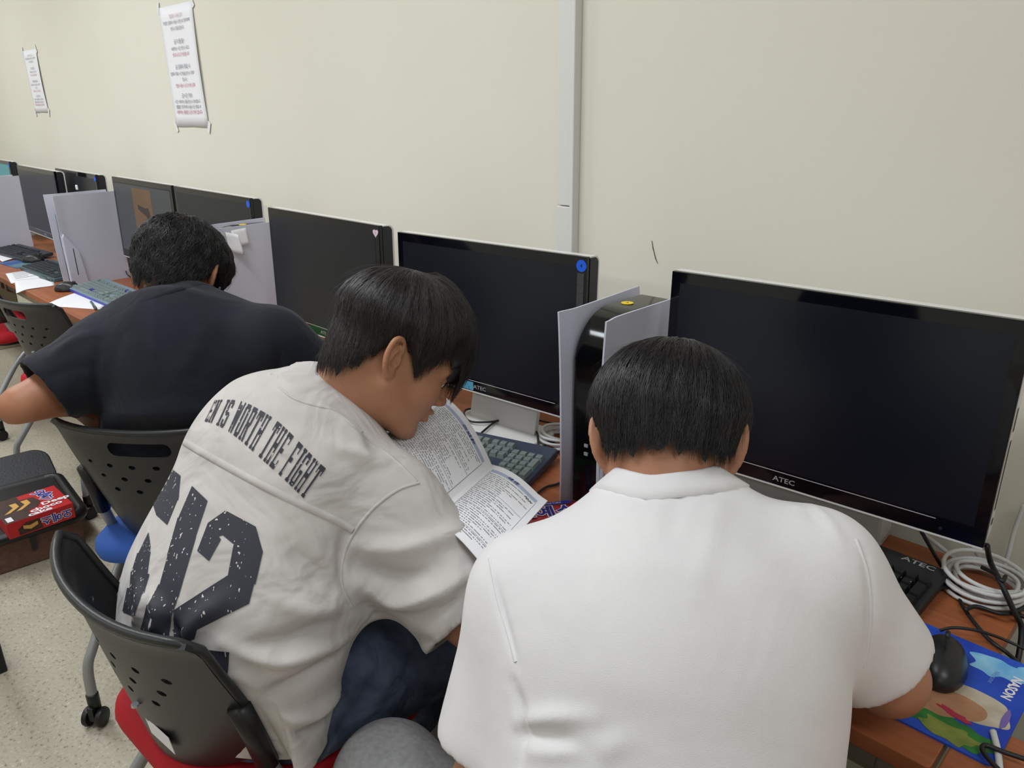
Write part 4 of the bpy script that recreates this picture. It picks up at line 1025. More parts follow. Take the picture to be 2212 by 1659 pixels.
# ------------------------------------------------------------------ chairs
def cut_mesh(me, cutter):
    a = bpy.data.objects.new('tmp_a', me); b = bpy.data.objects.new('tmp_b', cutter); COL.objects.link(a); COL.objects.link(b)
    m = a.modifiers.new('cut', 'BOOLEAN'); m.object = b; m.operation = 'DIFFERENCE'; m.solver = 'EXACT'; m.use_self = True
    dg = bpy.context.evaluated_depsgraph_get(); r = bpy.data.meshes.new_from_object(a.evaluated_get(dg))
    bpy.data.objects.remove(a); bpy.data.objects.remove(b); return r
def chair_shell_mesh(slot=True):
    def fn(u, v):
        # u: left..right, v: bottom..top; concave to the front
        k = 2*u-1; half = 0.192+0.030*v**0.7; x = half*k*(1-0.03*v*k*k)
        z = 0.490+0.315*v+0.045*(k*k)*(1-v)**2*1.2+0.006*k*k*v
        y = -0.235+0.055*abs(k)**2.2*(1+0.9*(1-v))+0.040*(1-v)**1.1-0.02*v
        if v > 0.9: y -= 0.012*((v-0.9)/0.1)**2
        return (x, y, z)
    def nm(u, v):
        e = 1e-3; a = np.array(fn(min(u+e, 1), v))-np.array(fn(max(u-e, 0), v)); b = np.array(fn(u, min(v+e, 1)))-np.array(fn(u, max(v-e, 0)))
        return unit(np.cross(a, b))
    s = MB(); s.sheet(31, 23, fn, nm, -0.008); me = s.mesh('backrest')
    c = MB()
    if slot: c.prism(rrect(-0.072, 0.072, 0.742, 0.776, 0.016, 5), -0.4, 0.0, 'y')
    for r, (z, n, w) in enumerate(((0.712, 6, 0.140), (0.678, 5, 0.115), (0.645, 4, 0.088))):
        for i in range(n):
            x = -w+2*w*i/(n-1); c.prism([(x+0.0085*math.cos(2*PI*q/10), z+0.0055*math.sin(2*PI*q/10)) for q in range(10)], -0.4, 0.0, 'y')
    bm = bmesh.new(); bm.from_mesh(me); bmesh.ops.recalc_face_normals(bm, faces=bm.faces); bm.to_mesh(me); bm.free()
    cm = c.mesh('cutter'); bm = bmesh.new(); bm.from_mesh(cm); bmesh.ops.recalc_face_normals(bm, faces=bm.faces); bm.to_mesh(cm); bm.free()
    r = cut_mesh(me, cm); r.materials.clear(); r.materials.append(M_shell)
    r.polygons.foreach_set('use_smooth', [True]*len(r.polygons)); r.set_sharp_from_angle(angle=math.radians(38))
    # raised rolled rim along the top and sides
    path = [fn(0.0, v) for v in np.linspace(0.05, 0.93, 9)]+[fn(u, 1.0) for u in np.linspace(0.03, 0.97, 17)]+[fn(1.0, v) for v in np.linspace(0.93, 0.05, 9)]
    low = [fn(u, 0.0) for u in np.linspace(0, 1, 19)]
    return r, path, low
SHELL, RIMP, LOWP = chair_shell_mesh(); SHELL2 = chair_shell_mesh(False)[0]
def make_chair(rim_center, facing, seat_col, label, slot=True):
    f = unit((facing[0], facing[1], 0)); rz = math.atan2(-f[0], f[1]); o = np.array([rim_center[0], rim_center[1], 0])+f*0.235
    t = thing('office_chair', label, 'chair', tuple(o), rz, 'perforated-back chairs on castors')
    bk = link('backrest', SHELL if slot else SHELL2, t)
    MB().tube(RIMP, 0.0075, 8).obj('rim', M_shell, bk, smooth=True)
    MB().tube(LOWP, 0.006, 8).obj('lower_rim', M_shell, bk, smooth=True)
    sm = mat('seat_%s' % seat_col, {'red': (178, 26, 38), 'blue': (52, 92, 172)}[seat_col], 0.75, 0.3, bump=0.15, bscale=500)
    q = MB(); pts = rrect(-0.225, 0.225, -0.215, 0.215, 0.085, 7); n = len(pts); V = []; F = []
    prof = [(0.90, 0.432), (0.985, 0.440), (1.0, 0.455), (0.985, 0.473), (0.93, 0.486), (0.75, 0.492), (0.4, 0.490)]
    for sc, z in prof: V += [(x*sc, y*sc, z) for x, y in pts]
    for k in range(len(prof)-1): F += [(k*n+i, k*n+(i+1) % n, (k+1)*n+(i+1) % n, (k+1)*n+i) for i in range(n)]
    F += [tuple(range(n-1, -1, -1)), tuple((len(prof)-1)*n+i for i in range(n))]
    q.add(V, F); q.obj('seat', sm, t, smooth=True, auto=60)
    MB().prism(rrect(-0.19, 0.19, -0.17, 0.17, 0.06, 5), 0.418, 0.434).obj('seat_pan', M_black, t)
    for s in (-1, 1):
        a = spline([(s*0.206, -0.150, 0.66), (s*0.205, -0.136, 0.60), (s*0.204, -0.122, 0.53), (s*0.203, -0.080, 0.440), (s*0.200, 0.0, 0.410), (s*0.200, 0.15, 0.405)], 5)
        MB().tube(a, 0.0125, 10).obj('back_tube', M_steel, t, smooth=True)
        MB().tube([(s*0.207, -0.155, 0.665), (s*0.205, -0.138, 0.60), (s*0.204, -0.124, 0.535)], 0.017, 10).obj('tube_sleeve', M_black, t, smooth=True)
        for dy in (-1, 1):
            b = spline([(s*0.200, 0.02*dy, 0.405), (s*0.212, 0.11*dy, 0.352), (s*0.232, 0.225*dy, 0.215), (s*0.240, 0.255*dy, 0.165), (s*0.241, 0.262*dy, 0.085)], 5)
            lg = MB().tube(b, 0.0125, 10).obj('leg', M_steel, t, smooth=True)
            cs = MB(); cs.tube([(s*0.241, 0.262*dy, 0.092), (s*0.241, 0.262*dy, 0.056)], 0.015, 10)
            cs.box(s*0.241-0.008, s*0.241+0.008, 0.262*dy-0.022, 0.262*dy+0.014, 0.022, 0.062); ca = cs.obj('castor', M_black, lg, bevel=0.002)
            for e in (-1, 1):
                MB().lathe([(0.012, -0.008), (0.0235, -0.006), (0.0255, 0.0), (0.0235, 0.006), (0.012, 0.008)], 18, (s*0.241+e*0.0175, 0.262*dy-0.006, 0.0256), 'x').obj('castor_wheel', M_black, lg, smooth=True, auto=40)
    MB().lathe([(0.006, 0), (0.006, 0.004)], 8, (0.0, 0, 0)).obj('bolt', M_silver, bk).location = (0.03, -0.232, 0.612)
    st = MB(); st.box(-0.032, 0.032, -0.0008, 0, -0.02, 0.02); so = st.obj('paper_label', M_paper, bk); so.location = (0.05, -0.213, 0.555); so.rotation_euler = (0.16, 0.1, 0.1)
    return t
ch1 = make_chair(*CH_M, 'red', 'black perforated chair with red seat under the reading person', False)
ch2 = make_chair(*CH_L, 'blue', 'black perforated chair with blue seat behind the dark-shirted person')
ch3 = make_chair((-3.20, 0.665), (-0.22, 0.975), 'red', 'empty black perforated chair with red seat, left of the dark-shirted person')
ch4 = make_chair((-4.28, 0.66), (-0.1, 0.995), 'red', 'farthest empty black chair, mostly cut off at the left edge')
ch5 = make_chair(*CH_R, 'red', 'black perforated chair under the person in plain white, mostly below the frame')

# ------------------------------------------------------------------ floor items at left
cs = thing('carry_case', 'brown carry case with black rim on the floor under the red box', 'case', (-2.945, 0.47, 0), math.radians(-4))
MB().prism(rrect(-0.19, 0.19, -0.155, 0.155, 0.03, 5), 0.0, 0.115).obj('case_body', mat('brown_fabric', (112, 82, 70), 0.8, rgb2=(98, 70, 60), nscale=60), cs, bevel=0.006)
m = MB(); pts = rrect(-0.2, 0.2, -0.165, 0.165, 0.045, 6); m.tube([(x, y, 0.128) for x, y in pts], 0.020, 8, closed=True); m.obj('padded_rim', M_black, cs, smooth=True)
MB().prism(rrect(-0.185, 0.185, -0.15, 0.15, 0.035, 5), 0.113, 0.140).obj('inner_tray', M_black, cs, bevel=0.004)
MB().prism([(0.192, 0.105), (0.198, 0.105), (0.198, 0.055), (0.192, 0.06)], -0.008, 0.008, 'y').obj('zip_pull', M_dark, cs)
ld = MB(); ld.prism(rrect(-0.02, 0.18, -0.15, 0.15, 0.06, 6), 0, 0.03, 'z', inset=0.008); lo_ = ld.obj('open_lid', mat('black_padded', (26, 27, 30), 0.5, bump=0.4, bscale=120), cs, bevel=0.008); lo_.location = (-0.19, 0.02, 0.125); lo_.rotation_euler = (0, math.radians(-155), 0)
M_red = mat('red_carton', (190, 24, 28), 0.4, 0.5); M_choc = mat('chocolate_print', (66, 34, 26), 0.45, rgb2=(46, 26, 22), nscale=60); M_cake = mat('cake_print', (216, 164, 82), 0.5)
M_bprint = mat('blue_print', (38, 42, 150), 0.5); M_wprint = mat('white_print', (238, 234, 238), 0.5)
bx_ = thing('snack_carton', 'red chocolate cake carton lying on the brown case', 'carton', (-2.80, 0.485, 0.142), 0.02)
MB().box(-0.095, 0.095, -0.1, 0.1, 0, 0.055).obj('carton_body', M_red, bx_, bevel=0.001)
MB().box(-0.095, 0.094, -0.1, -0.02, 0.0552, 0.0556).obj('photo_panel', M_choc, bx_)
MB().prism([(-0.06, -0.03), (-0.05, 0.02), (0.0, 0.03), (0.035, 0.01), (0.045, -0.03)], 0.0552, 0.0558).obj('cake_side', M_choc, bx_)
for y in (-0.055, -0.02):
    MB().prism([(-0.045, y), (-0.045, y+0.02), (-0.01, y+0.022), (0.02, y-0.012), (0.022, y-0.03), (-0.012, y+0.004)], 0.0558, 0.0562).obj('cake_slice', M_cake, bx_)
for k, ch_ in enumerate('오예스'):
    text_obj('brand_halo', ch_, 0.046, M_wprint, bx_, (-0.070+0.030*k, 0.042+0.006*k, 0.0560), (0, 0, PI/2-0.9), bold=0.0032)
    text_obj('brand_glyph', ch_, 0.046, M_bprint, bx_, (-0.070+0.030*k, 0.042+0.006*k, 0.0564), (0, 0, PI/2-0.9), bold=0.001)
for k, (tx, x, y) in enumerate((('Deep', 0.030, 0.066), ('choco', 0.058, 0.030), ('cake', 0.082, 0.004))):
    text_obj('script_print', tx, 0.034, M_wprint, bx_, (x, y, 0.0566), (0, 0, PI/2), bold=0.0012, sx=1.15)
text_obj('side_brand_halo', '오예스', 0.034, M_wprint, bx_, (0.0956, 0.045, 0.027), (PI/2, PI, PI/2), bold=0.0025)
text_obj('side_brand', '오예스', 0.034, M_bprint, bx_, (0.0960, 0.045, 0.027), (PI/2, PI, PI/2), bold=0.0008)
MB().prism([(-0.07, 0.004), (-0.07, 0.026), (-0.045, 0.042), (-0.005, 0.042), (0.0, 0.004)], 0.0952, 0.0956, 'x').obj('side_cake_photo', M_choc, bx_)
MB().prism([(-0.055, 0.022), (-0.035, 0.014), (-0.012, 0.022), (-0.012, 0.034), (-0.035, 0.028), (-0.055, 0.034)], 0.0955, 0.0958, 'x').obj('side_cake_slice', M_cake, bx_)
MB().box(0.05, 0.085, -0.092, -0.074, 0.0556, 0.0560).obj('info_stamp', M_wprint, bx_)
st_ = thing('side_table', 'black side table, only one leg showing at the left edge', 'table', (-2.235, -0.02, 0))
MB().prism(rrect(-0.30, 0.03, -0.26, 0.26, 0.02, 4), 0.60, 0.622).obj('table_top', M_black, st_, bevel=0.003)
for x in (-0.27, 0.0):
    for y in (-0.235, 0.235): MB().box(x-0.02, x+0.02, y-0.02, y+0.02, 0.0, 0.60).obj('leg', M_black, st_, bevel=0.005)

# ------------------------------------------------------------------ wall posters
def poster(corners, label, lines, pw=0.297, ph=0.42):
    tl, tr2, bl, br = [PY(*p, WY-0.003) for p in corners]; wd = np.linalg.norm(tr2-tl); hh = np.linalg.norm(bl-tl)
    c = (tl+tr2+bl+br)/4; t = thing('wall_notice', label, 'poster', (c[0], WY-0.0015, c[2]), 0, 'paper notices taped to the wall')
    ang = math.atan2(tr2[2]-tl[2], tr2[0]-tl[0]); t.rotation_euler = (0, -ang*0.5, 0)
    s = MB(); s.sheet(10, 12, lambda u, v: (-wd/2+wd*u, -0.0012-0.006*math.sin(v*PI)*max(0, u-0.7)**1*3-0.001*math.sin(u*9), -hh/2+hh*v), lambda u, v: (0, -1, 0), 0.0004)
    s.obj('paper_sheet', M_paper, t, smooth=True)
    for (z, tx, sz, m) in lines: text_obj('printed_line', tx, sz*hh, m, t, (0, -0.0042, hh/2-z*hh), (PI/2, 0, 0))
    for x, z, a in ((-wd/2, hh/2, 0.3), (wd/2, hh/2, -0.5), (-wd/2, -hh/2, -0.5), (wd/2, -hh/2, 0.5)):
        b = MB(); b.box(-0.009, 0.009, -0.0006, 0.0002, -0.022, 0.022); o = b.obj('tape_strip', M_tape, t); o.location = (x, -0.0020, z); o.rotation_euler = (0, a, 0)
    return t
M_fade = mat('faded_red_ink', (214, 176, 184), 0.8, 0.1)
LN = [(0.085, '컴퓨터 사용 금지', 0.038, M_fade), (0.135, '학생은 컴퓨터 사용 시 반드시 정리하여', 0.034, M_ink), (0.185, '반드시 종료 합니다', 0.034, M_ink),
      (0.29, '금 지 품 물 !', 0.042, M_ink), (0.345, '사용하는 시간 반드시 로그', 0.034, M_ink), (0.395, '반드시 로그아웃합니다', 0.036, M_inkred),
      (0.495, '금 컴퓨터 종료 시', 0.042, M_ink), (0.55, '컴퓨터 종료 시 전원을 반드시 정리하여', 0.034, M_ink), (0.60, '합니다', 0.034, M_ink), (0.65, '전원 사용 시 로그아웃 금지', 0.036, M_inkred),
      (0.735, '금 시간 정리', 0.042, M_ink), (0.785, '시간 사용하는 물품 반드시 정리합니다', 0.034, M_ink), (0.83, '물품은 정리하여 사용 시간 종료 시', 0.036, M_ink), (0.875, '사용하는 물품은 금지 정리 합니다', 0.038, M_inkred)]
poster(((341, 20), (413, 4), (383, 275), (450, 270)), 'larger taped paper notice with grey and red printed lines', LN)
poster(((52, 112), (81, 106), (73, 243), (101, 240)), 'smaller-looking taped paper notice at the far left of the wall', LN)

# ------------------------------------------------------------------ keyboards and mice
KEYM = {}
def key_mesh(w, d, h=0.0085, m=None):
    k = (round(w, 4), round(d, 4), m.name)
    if k not in KEYM:
        b = MB(); hw, hd = w/2, d/2; tw, td = hw-0.0024, hd-0.0030
        b.add([(-hw, -hd, 0), (hw, -hd, 0), (hw, hd, 0), (-hw, hd, 0), (-tw, -td+0.0006, h), (tw, -td+0.0006, h), (tw, td+0.0012, h), (-tw, td+0.0012, h)],
              [(3, 2, 1, 0), (4, 5, 6, 7), (0, 1, 5, 4), (1, 2, 6, 5), (2, 3, 7, 6), (3, 0, 4, 7)])
        me = b.mesh('key'); me.materials.append(m); KEYM[k] = me
    return KEYM[k]
U = 0.0190
def layout():
    K = []
    def row(y, x, ws):
        for w in ws: K.append((x+w/2, y, w, 1)); x += w
    for x0 in (0, 2, 6.5, 11): row(6.25, x0, [1]*(1 if x0 == 0 else 4))
    row(5, 0, [1]*13+[2]); row(4, 0, [1.5]+[1]*12+[1.5]); row(3, 0, [1.75]+[1]*11+[2.25]); row(2, 0, [2.25]+[1]*10+[2.75]); row(1, 0, [1.25]*3+[6.25]+[1.25]*4)
    for y in (6.25, 5, 4): row(y, 15.25, [1]*3)
    row(2, 16.25, [1]); row(1, 15.25, [1]*3)
    row(5, 18.5, [1]*4); row(4, 18.5, [1]*3); row(3, 18.5, [1]*3); row(2, 18.5, [1]*3); row(1, 18.5, [2, 1])
    K.append((22.0, 3.5, 1, 2)); K.append((22.0, 1.5, 1, 2))
    return K
KEYS = layout()
def make_keyboard(loc, rotz, label, m_case, m_key, joined=False, slope=5.0, case_h=0.016, legend=None, accent=None):
    t = thing('keyboard', label, 'keyboard', loc, rotz, 'computer keyboards on the desks')
    bd = bpy.data.objects.new('key_deck', None); COL.objects.link(bd); bd.parent = t; bd.rotation_euler = (math.radians(slope), 0, 0); bd.location = (0, -0.07, 0.0)
    W = 22.5*U+0.018; Dp = 6.9*U+0.020
    b = MB(); b.prism(rrect(-W/2, W/2, -0.004, Dp, 0.008, 4), 0.0, case_h, 'z', inset=0.002); b.obj('case', m_case, bd, bevel=0.001)
    J = MB()
    for i, (x, y, w, d) in enumerate(KEYS):
        px, py = -W/2+0.009+x*U, 0.006+(y-0.5)*U
        if joined:
            hw, hd = w*U/2-0.0008, d*U/2-0.0008; J.add([(px-hw, py-hd, case_h-0.001), (px+hw, py-hd, case_h-0.001), (px+hw, py+hd, case_h-0.001), (px-hw, py+hd, case_h-0.001), (px-hw+0.002, py-hd+0.002, case_h+0.006), (px+hw-0.002, py-hd+0.002, case_h+0.006), (px+hw-0.002, py+hd-0.001, case_h+0.006), (px-hw+0.002, py+hd-0.001, case_h+0.006)],
                              [(4, 5, 6, 7), (0, 1, 5, 4), (1, 2, 6, 5), (2, 3, 7, 6), (3, 0, 4, 7)])
        else:
            mk = accent if (accent and i in (60, 61, 75)) else m_key
            o = link('key', key_mesh(w*U-0.0012, d*U-0.0012, 0.0092, mk), bd); o.location = (px, py, case_h-0.0004)
    if joined: J.obj('keys', m_key, bd, kind='stuff')
    if legend:
        for x, y, tx in legend:
            text_obj('key_legend', tx, 0.006, M_ink, bd, (-W/2+0.009+x*U, 0.006+(y-0.5)*U+0.001, case_h+0.0095))
    return t, bd, W, Dp
M_kcase = mat('blue_grey_case', (56, 66, 84), 0.5); M_key = mat('sage_grey_keys', (122, 134, 130), 0.6)
nump = [(19, 5, 'Num'), (20, 5, '/'), (21, 5, '*'), (22, 5, '-'), (19, 4, '7'), (20, 4, '8'), (21, 4, '9'), (19, 3, '4'), (20, 3, '5'), (21, 3, '6'), (19, 2, '1'), (20, 2, '2'), (21, 2, '3'), (19.5, 1, '0'), (21, 1, '.'), (22, 3.5, '+'), (22, 1.5, '↵'),
        (15.75, 6.25, 'Prt'), (16.75, 6.25, 'Scr'), (17.75, 6.25, 'Pau'), (15.75, 5, 'Ins'), (16.75, 5, 'Home'), (17.75, 5, 'PgU'), (15.75, 4, 'Del'), (16.75, 4, 'End'), (17.75, 4, 'PgD')]
# right end of the board as surveyed: near corner and far corner of its right side
ka = PZ(1140, 1046, DZ+0.012); kb = PZ(1199, 985, DZ+0.02); kdir = unit((kb-ka)*np.array([1, 1, 0])); krot = math.atan2(kdir[1], kdir[0])-PI/2
kx = np.array([math.cos(krot), math.sin(krot), 0]); kc = ka-kx*(22.5*U+0.018)/2+np.array([-math.sin(krot), math.cos(krot), 0])*0.07
kbM = make_keyboard((kc[0], kc[1], DZ), krot, 'sage grey keyboard with blue-grey case behind the open booklet', M_kcase, M_key, legend=nump, accent=None)
ka = PZ(305, 662, DZ+0.01)
kbL = make_keyboard((-3.40, 1.035, DZ), math.radians(1), 'sage keyboard with blue edge beside the dark-shirted person', mat('pale_teal_case', (120, 142, 154), 0.5), mat('teal_grey_keys', (122, 136, 136), 0.6), accent=mat('blue_keys', (50, 52, 150), 0.5), case_h=0.018)
MB().box(-0.215, 0.215, -0.006, -0.003, 0.004, 0.014).obj('blue_edge', mat('blue_edge', (60, 62, 180), .5), kbL[1])
kb3 = make_keyboard((-4.10, 1.03, DZ), math.radians(3), 'dark keyboard with teal edge under the far console', mat('dark_teal_case', (70, 92, 98), 0.4), mat('dark_keys', (48, 54, 58), 0.5), joined=True)
kb4 = make_keyboard((-4.76, 1.06, DZ), math.radians(6), 'black keyboard beside the leftmost console panel', mat('charcoal_case', (50, 56, 64), 0.45), mat('charcoal_keys', (42, 46, 54), 0.5), joined=True)
kbR = make_keyboard((-0.475, 1.165, DZ), math.radians(-2), 'black keyboard under the nearest monitor, half hidden by the white sleeve', M_dark, mat('black_keys', (20, 21, 24), 0.4), slope=4)
text_obj('logo', 'ATEC', 0.016, M_silver, kbR[1], (kbR[2]/2-0.045, kbR[3]-0.012, 0.0166), (0, 0, 0), sx=1.3, bold=0.0003)
for x, y, tx in ((18.9, 5, 'ㅡ'), (19.0, 4.1, '·'), (19.6, 3, '8'), (20.5, 4, '·'), (21.3, 4, '-'), (20.6, 3.1, '·'), (16.7, 6.2, '='), (17.6, 5.1, '='), (19.1, 2.3, '∩')):
    text_obj('key_legend', tx, 0.008, M_wprint, kbR[1], (-kbR[2]/2+0.009+x*U, 0.006+(y-0.5)*U, 0.0256))
def make_mouse(loc, rotz, label, m=None):
    S = Solid(); S.ell((0, 0, 0.006), (0.032, 0.056, 0.034)); S.cut(f_plane((0, 0, 0.0), (0, 0, -1)), 0.003)
    S.sub(f_ell((0.045, 0.0, 0.03), (0.018, 0.05, 0.02)), 0.01); S.sub(f_ell((-0.045, 0.0, 0.03), (0.018, 0.05, 0.02)), 0.01)
    V, F = polygonize(S, *(axis_pts(a, b, 0.004) for a, b in ((-0.045, 0.045), (-0.068, 0.068), (-0.01, 0.052))), 2); V[:, 2] = np.maximum(V[:, 2], 0.0)
    t = thing('computer_mouse', label, 'mouse', loc, rotz, 'computer mice on the desks')
    bake('mouse_body', V, F, m or mat('mouse_black', (30, 30, 32), 0.35), t)
    MB().lathe([(0.007, -0.003), (0.009, 0), (0.007, 0.003)], 14, (0, 0.03, 0.0335), 'x').obj('scroll_wheel', M_dark, t, smooth=True)
    MB().tube([(0, -0.01, 0.0405), (0, 0.02, 0.0388), (0, 0.045, 0.028)], 0.0006, 5).obj('button_gap', M_black, t)
    return t
msR = make_mouse(tuple(PZ(2036, 1428, DZ+0.016)[:2])+(DZ+0.003,), math.radians(12), 'black mouse on the blue mouse mat beside the bare elbow')
ms1 = make_mouse(tuple(PZ(146, 622, DZ+0.012)[:2])+(DZ,), math.radians(-42), 'grey-black mouse beside the two white sheets at left')
ms2 = make_mouse(tuple(PZ(72, 562, DZ+0.012)[:2])+(DZ+0.003,), math.radians(-42), 'black mouse on the far blue mouse mat')

# ------------------------------------------------------------------ mouse mats (generic leafy art)
def art_mat(name, sky, leaf, off=0.0):
    m = bpy.data.materials.new(name); m.use_nodes = True; nt = m.node_tree; b = nt.nodes['Principled BSDF']
    tc = nt.nodes.new('ShaderNodeTexCoord'); n = nt.nodes.new('ShaderNodeTexNoise'); n.inputs['Scale'].default_value = 9.0; n.inputs['Detail'].default_value = 1.0
    r = nt.nodes.new('ShaderNodeValToRGB'); r.color_ramp.elements[0].position = 0.42; r.color_ramp.elements[0].color = lin(sky); r.color_ramp.elements[1].position = 0.60; r.color_ramp.elements[1].color = lin(leaf)
    mp = nt.nodes.new('ShaderNodeMapping'); mp.inputs['Location'].default_value = (off, off, 0)
    nt.links.new(tc.outputs['Object'], mp.inputs['Vector']); nt.links.new(mp.outputs['Vector'], n.inputs['Vector']); nt.links.new(n.outputs['Fac'], r.inputs['Fac']); nt.links.new(r.outputs['Color'], b.inputs['Base Color'])
    b.inputs['Roughness'].default_value = 0.7
    return m
def make_mat(loc, rotz, w, d, m, label):
    t = thing('mouse_mat', label, 'mouse mat', loc, rotz, 'printed mouse mats')
    MB().prism(rrect(-w/2, w/2, -d/2, d/2, 0.012, 5), 0, 0.003).obj('mat_sheet', m, t)
    return t
def blob(t, cx, cy, rx, ry, m, z, n=16, seed=0, wob=0.25, rot=0.0):
    rg = random.Random(seed); pts = []
    for k in range(n):
        a = 2*PI*k/n; q = 1+rg.uniform(-wob, wob); x, y = rx*q*math.cos(a), ry*q*math.sin(a); pts.append((cx+x*math.cos(rot)-y*math.sin(rot), cy+x*math.sin(rot)+y*math.cos(rot), 0))
    pts = [(p[0], p[1]) for p in spline(pts, 4, True)]
    return MB().prism(pts, 0.0028, z).obj('printed_shape', m, t)
A, B_, C_, D_ = (PZ(*p, DZ+0.003) for p in ((2190, 1430), (2066, 1608), (1850, 1505), (1980, 1342)))
cen = (A+B_+C_+D_)/4; u_ = unit((A-D_)*np.array([1, 1, 0])); mr = math.atan2(u_[1], u_[0])
mm = make_mat((cen[0], cen[1], DZ), mr, 0.20, 0.225, mat('sky_blue_mat', (36, 84, 200), 0.6, rgb2=(24, 60, 176), nscale=14), 'blue and green printed mouse mat under the right elbow')
mx = lambda n, c, c2=None: mat(n, c, 0.6, rgb2=c2, nscale=40)
blob(mm, 0.052, 0.078, 0.034, 0.022, mx('mat_cloud', (104, 176, 226), (150, 205, 236)), 0.0031, seed=1); blob(mm, 0.082, 0.085, 0.012, 0.018, mx('mat_cloud', (104, 176, 226)), 0.0032, seed=2)
blob(mm, 0.010, 0.030, 0.018, 0.012, mx('mat_cloud', (104, 176, 226)), 0.0031, seed=3)
blob(mm, 0.055, -0.02, 0.040, 0.036, mx('mat_cream', (206, 196, 178), (186, 172, 150)), 0.0032, seed=4, wob=0.12); blob(mm, 0.02, -0.045, 0.05, 0.026, mx('mat_tan', (190, 140, 104), (170, 122, 92)), 0.0034, seed=5, wob=0.2, rot=0.3)
blob(mm, 0.0, -0.075, 0.045, 0.02, mx('mat_green', (52, 140, 52), (32, 104, 44)), 0.0033, seed=6); blob(mm, 0.06, -0.085, 0.04, 0.02, mx('mat_green', (52, 140, 52)), 0.0036, seed=7); blob(mm, 0.045, -0.092, 0.034, 0.016, mx('mat_olive', (140, 152, 66), (112, 128, 56)), 0.0038, seed=8)
blob(mm, 0.04, -0.055, 0.022, 0.005, mx('mat_crimson', (176, 44, 72)), 0.0040, seed=9, rot=-0.2); blob(mm, 0.088, -0.02, 0.004, 0.02, mx('mat_violet', (120, 100, 170)), 0.0040, seed=10, wob=0.1)
text_obj('mat_title', 'NASON', 0.016, M_wprint, mm, (0.078, 0.048, 0.0034), (0, 0, math.radians(-92)), bold=0.0006)
text_obj('mat_subtitle', 'Neptune', 0.009, mat('mat_faint', (120, 160, 220), .6), mm, (0.055, 0.055, 0.0034), (0, 0, math.radians(-92)))
mat2 = make_mat((-0.87, 0.885, DZ), math.radians(-4), 0.22, 0.10, art_mat('leafy_art', (70, 168, 70), (150, 190, 80)), 'green leafy mouse mat under the red snack pack and console')
blob(mat2, -0.03, 0.03, 0.035, 0.016, mx('mat_cream2', (226, 222, 206)), 0.0032, seed=3, wob=0.15); blob(mat2, -0.03, 0.02, 0.03, 0.007, mx('mat_tan2', (204, 148, 84)), 0.0036, seed=12, rot=-0.5); blob(mat2, 0.012, 0.034, 0.012, 0.008, mx('mat_cloud2', (110, 150, 214)), 0.0036, seed=5)
blob(mat2, 0.05, 0.03, 0.028, 0.012, mx('mat_deepgreen', (36, 140, 62)), 0.0034, seed=15)
make_mat((PZ(60, 568, DZ)[0], PZ(60, 568, DZ)[1], DZ), math.radians(6), 0.24, 0.19, art_mat('blue_art', (52, 84, 150), (96, 130, 140), 3.0), 'blue printed mouse mat under the far black mouse')
make_mat((-2.32, 0.885, DZ), math.radians(8), 0.2, 0.08, art_mat('green_art', (60, 160, 60), (90, 180, 80), 5.0), 'green mouse mat corner peeping out by the dark sleeve')

# ------------------------------------------------------------------ snack packs on the desks
def make_pack(loc, rotz, label, text=True, tilt=0.0):
    t = thing('snack_pack', label, 'snack pack', loc, rotz, 'red snack packs'); 
    def fn(u, v, s): 
        x, y = -0.075+0.15*u, -0.045+0.09*v; h = 0.012*(math.sin(u*PI)**0.35)*(math.sin(v*PI)**0.45); return (x, y, 0.012+s*h+(0.0012*math.sin(v*70) if (u < .07 or u > .93) else 0))
    b = MB(); b.grid(25, 17, lambda u, v: fn(u, v, 1)); b.grid(25, 17, lambda u, v: fn(u, 1-v, -1)); b.obj('wrapper', mat('red_foil', (186, 26, 44), 0.28, 0.6, bump=0.5, bscale=60), t, smooth=True)
    if text:
        text_obj('brand_halo', '오예스', 0.042, M_wprint, t, (0.0, -0.004, 0.0246), (0, 0, 0), bold=0.003); text_obj('brand', '오예스', 0.042, M_bprint, t, (0.0, -0.004, 0.0252), (0, 0, 0), bold=0.0008)
        s = MB(); s.box(-0.055, 0.055, 0.024, 0.034, 0.0235, 0.0240); s.obj('blue_banner', M_bprint, t); text_obj('banner_text', 'Premium Coated Cake', 0.008, M_wprint, t, (0, 0.029, 0.0243))
    t.rotation_euler = (0, tilt, rotz)
    return t
p = PZ(1180, 1105, DZ+0.02)
make_pack((p[0]+0.008, p[1]-0.012, DZ+0.0035), math.radians(55), 'red snack pack with blue lettering between the booklet and white shoulder')
p = PZ(708, 742, DZ+0.02); make_pack((p[0], p[1], DZ), math.radians(20), 'red snack pack behind the reading person, under the heart-sticker monitor', False)

# ------------------------------------------------------------------ papers and pens
def sheet_obj(corners, label, z=DZ+0.0012, bend=0.0, lines=None, droop=None):
    c = [PZ(*p, z) for p in corners]; o = sum(c)/4; nx = 12
    def fn(u, v):
        p = (c[0]*(1-u)+c[1]*u)*(1-v)+(c[3]*(1-u)+c[2]*u)*v; q = p-o; q[2] = bend*math.sin(u*PI)+(0.0006*math.sin(u*7+v*5))
        if droop and p[1] < DF: q[2] -= droop*(DF-p[1])
        return q
    t = thing('paper_sheet', label, 'paper', (o[0], o[1], z), 0, 'loose paper sheets')
    MB().sheet(nx, nx, fn, lambda u, v: (0, 0, 1), 0.0006).obj('sheet', M_paper, t, smooth=True)
    if lines:
        for k in range(lines):
            v = 0.12+0.7*k/lines; m = MB(); a = fn(0.15, v); b = fn(0.15+rng.uniform(0.3, 0.7), v); a[2] += 0.0012; b[2] += 0.0012; m.tube([a, b], 0.0007, 4); m.obj('written_line', M_ink, t)
    return t
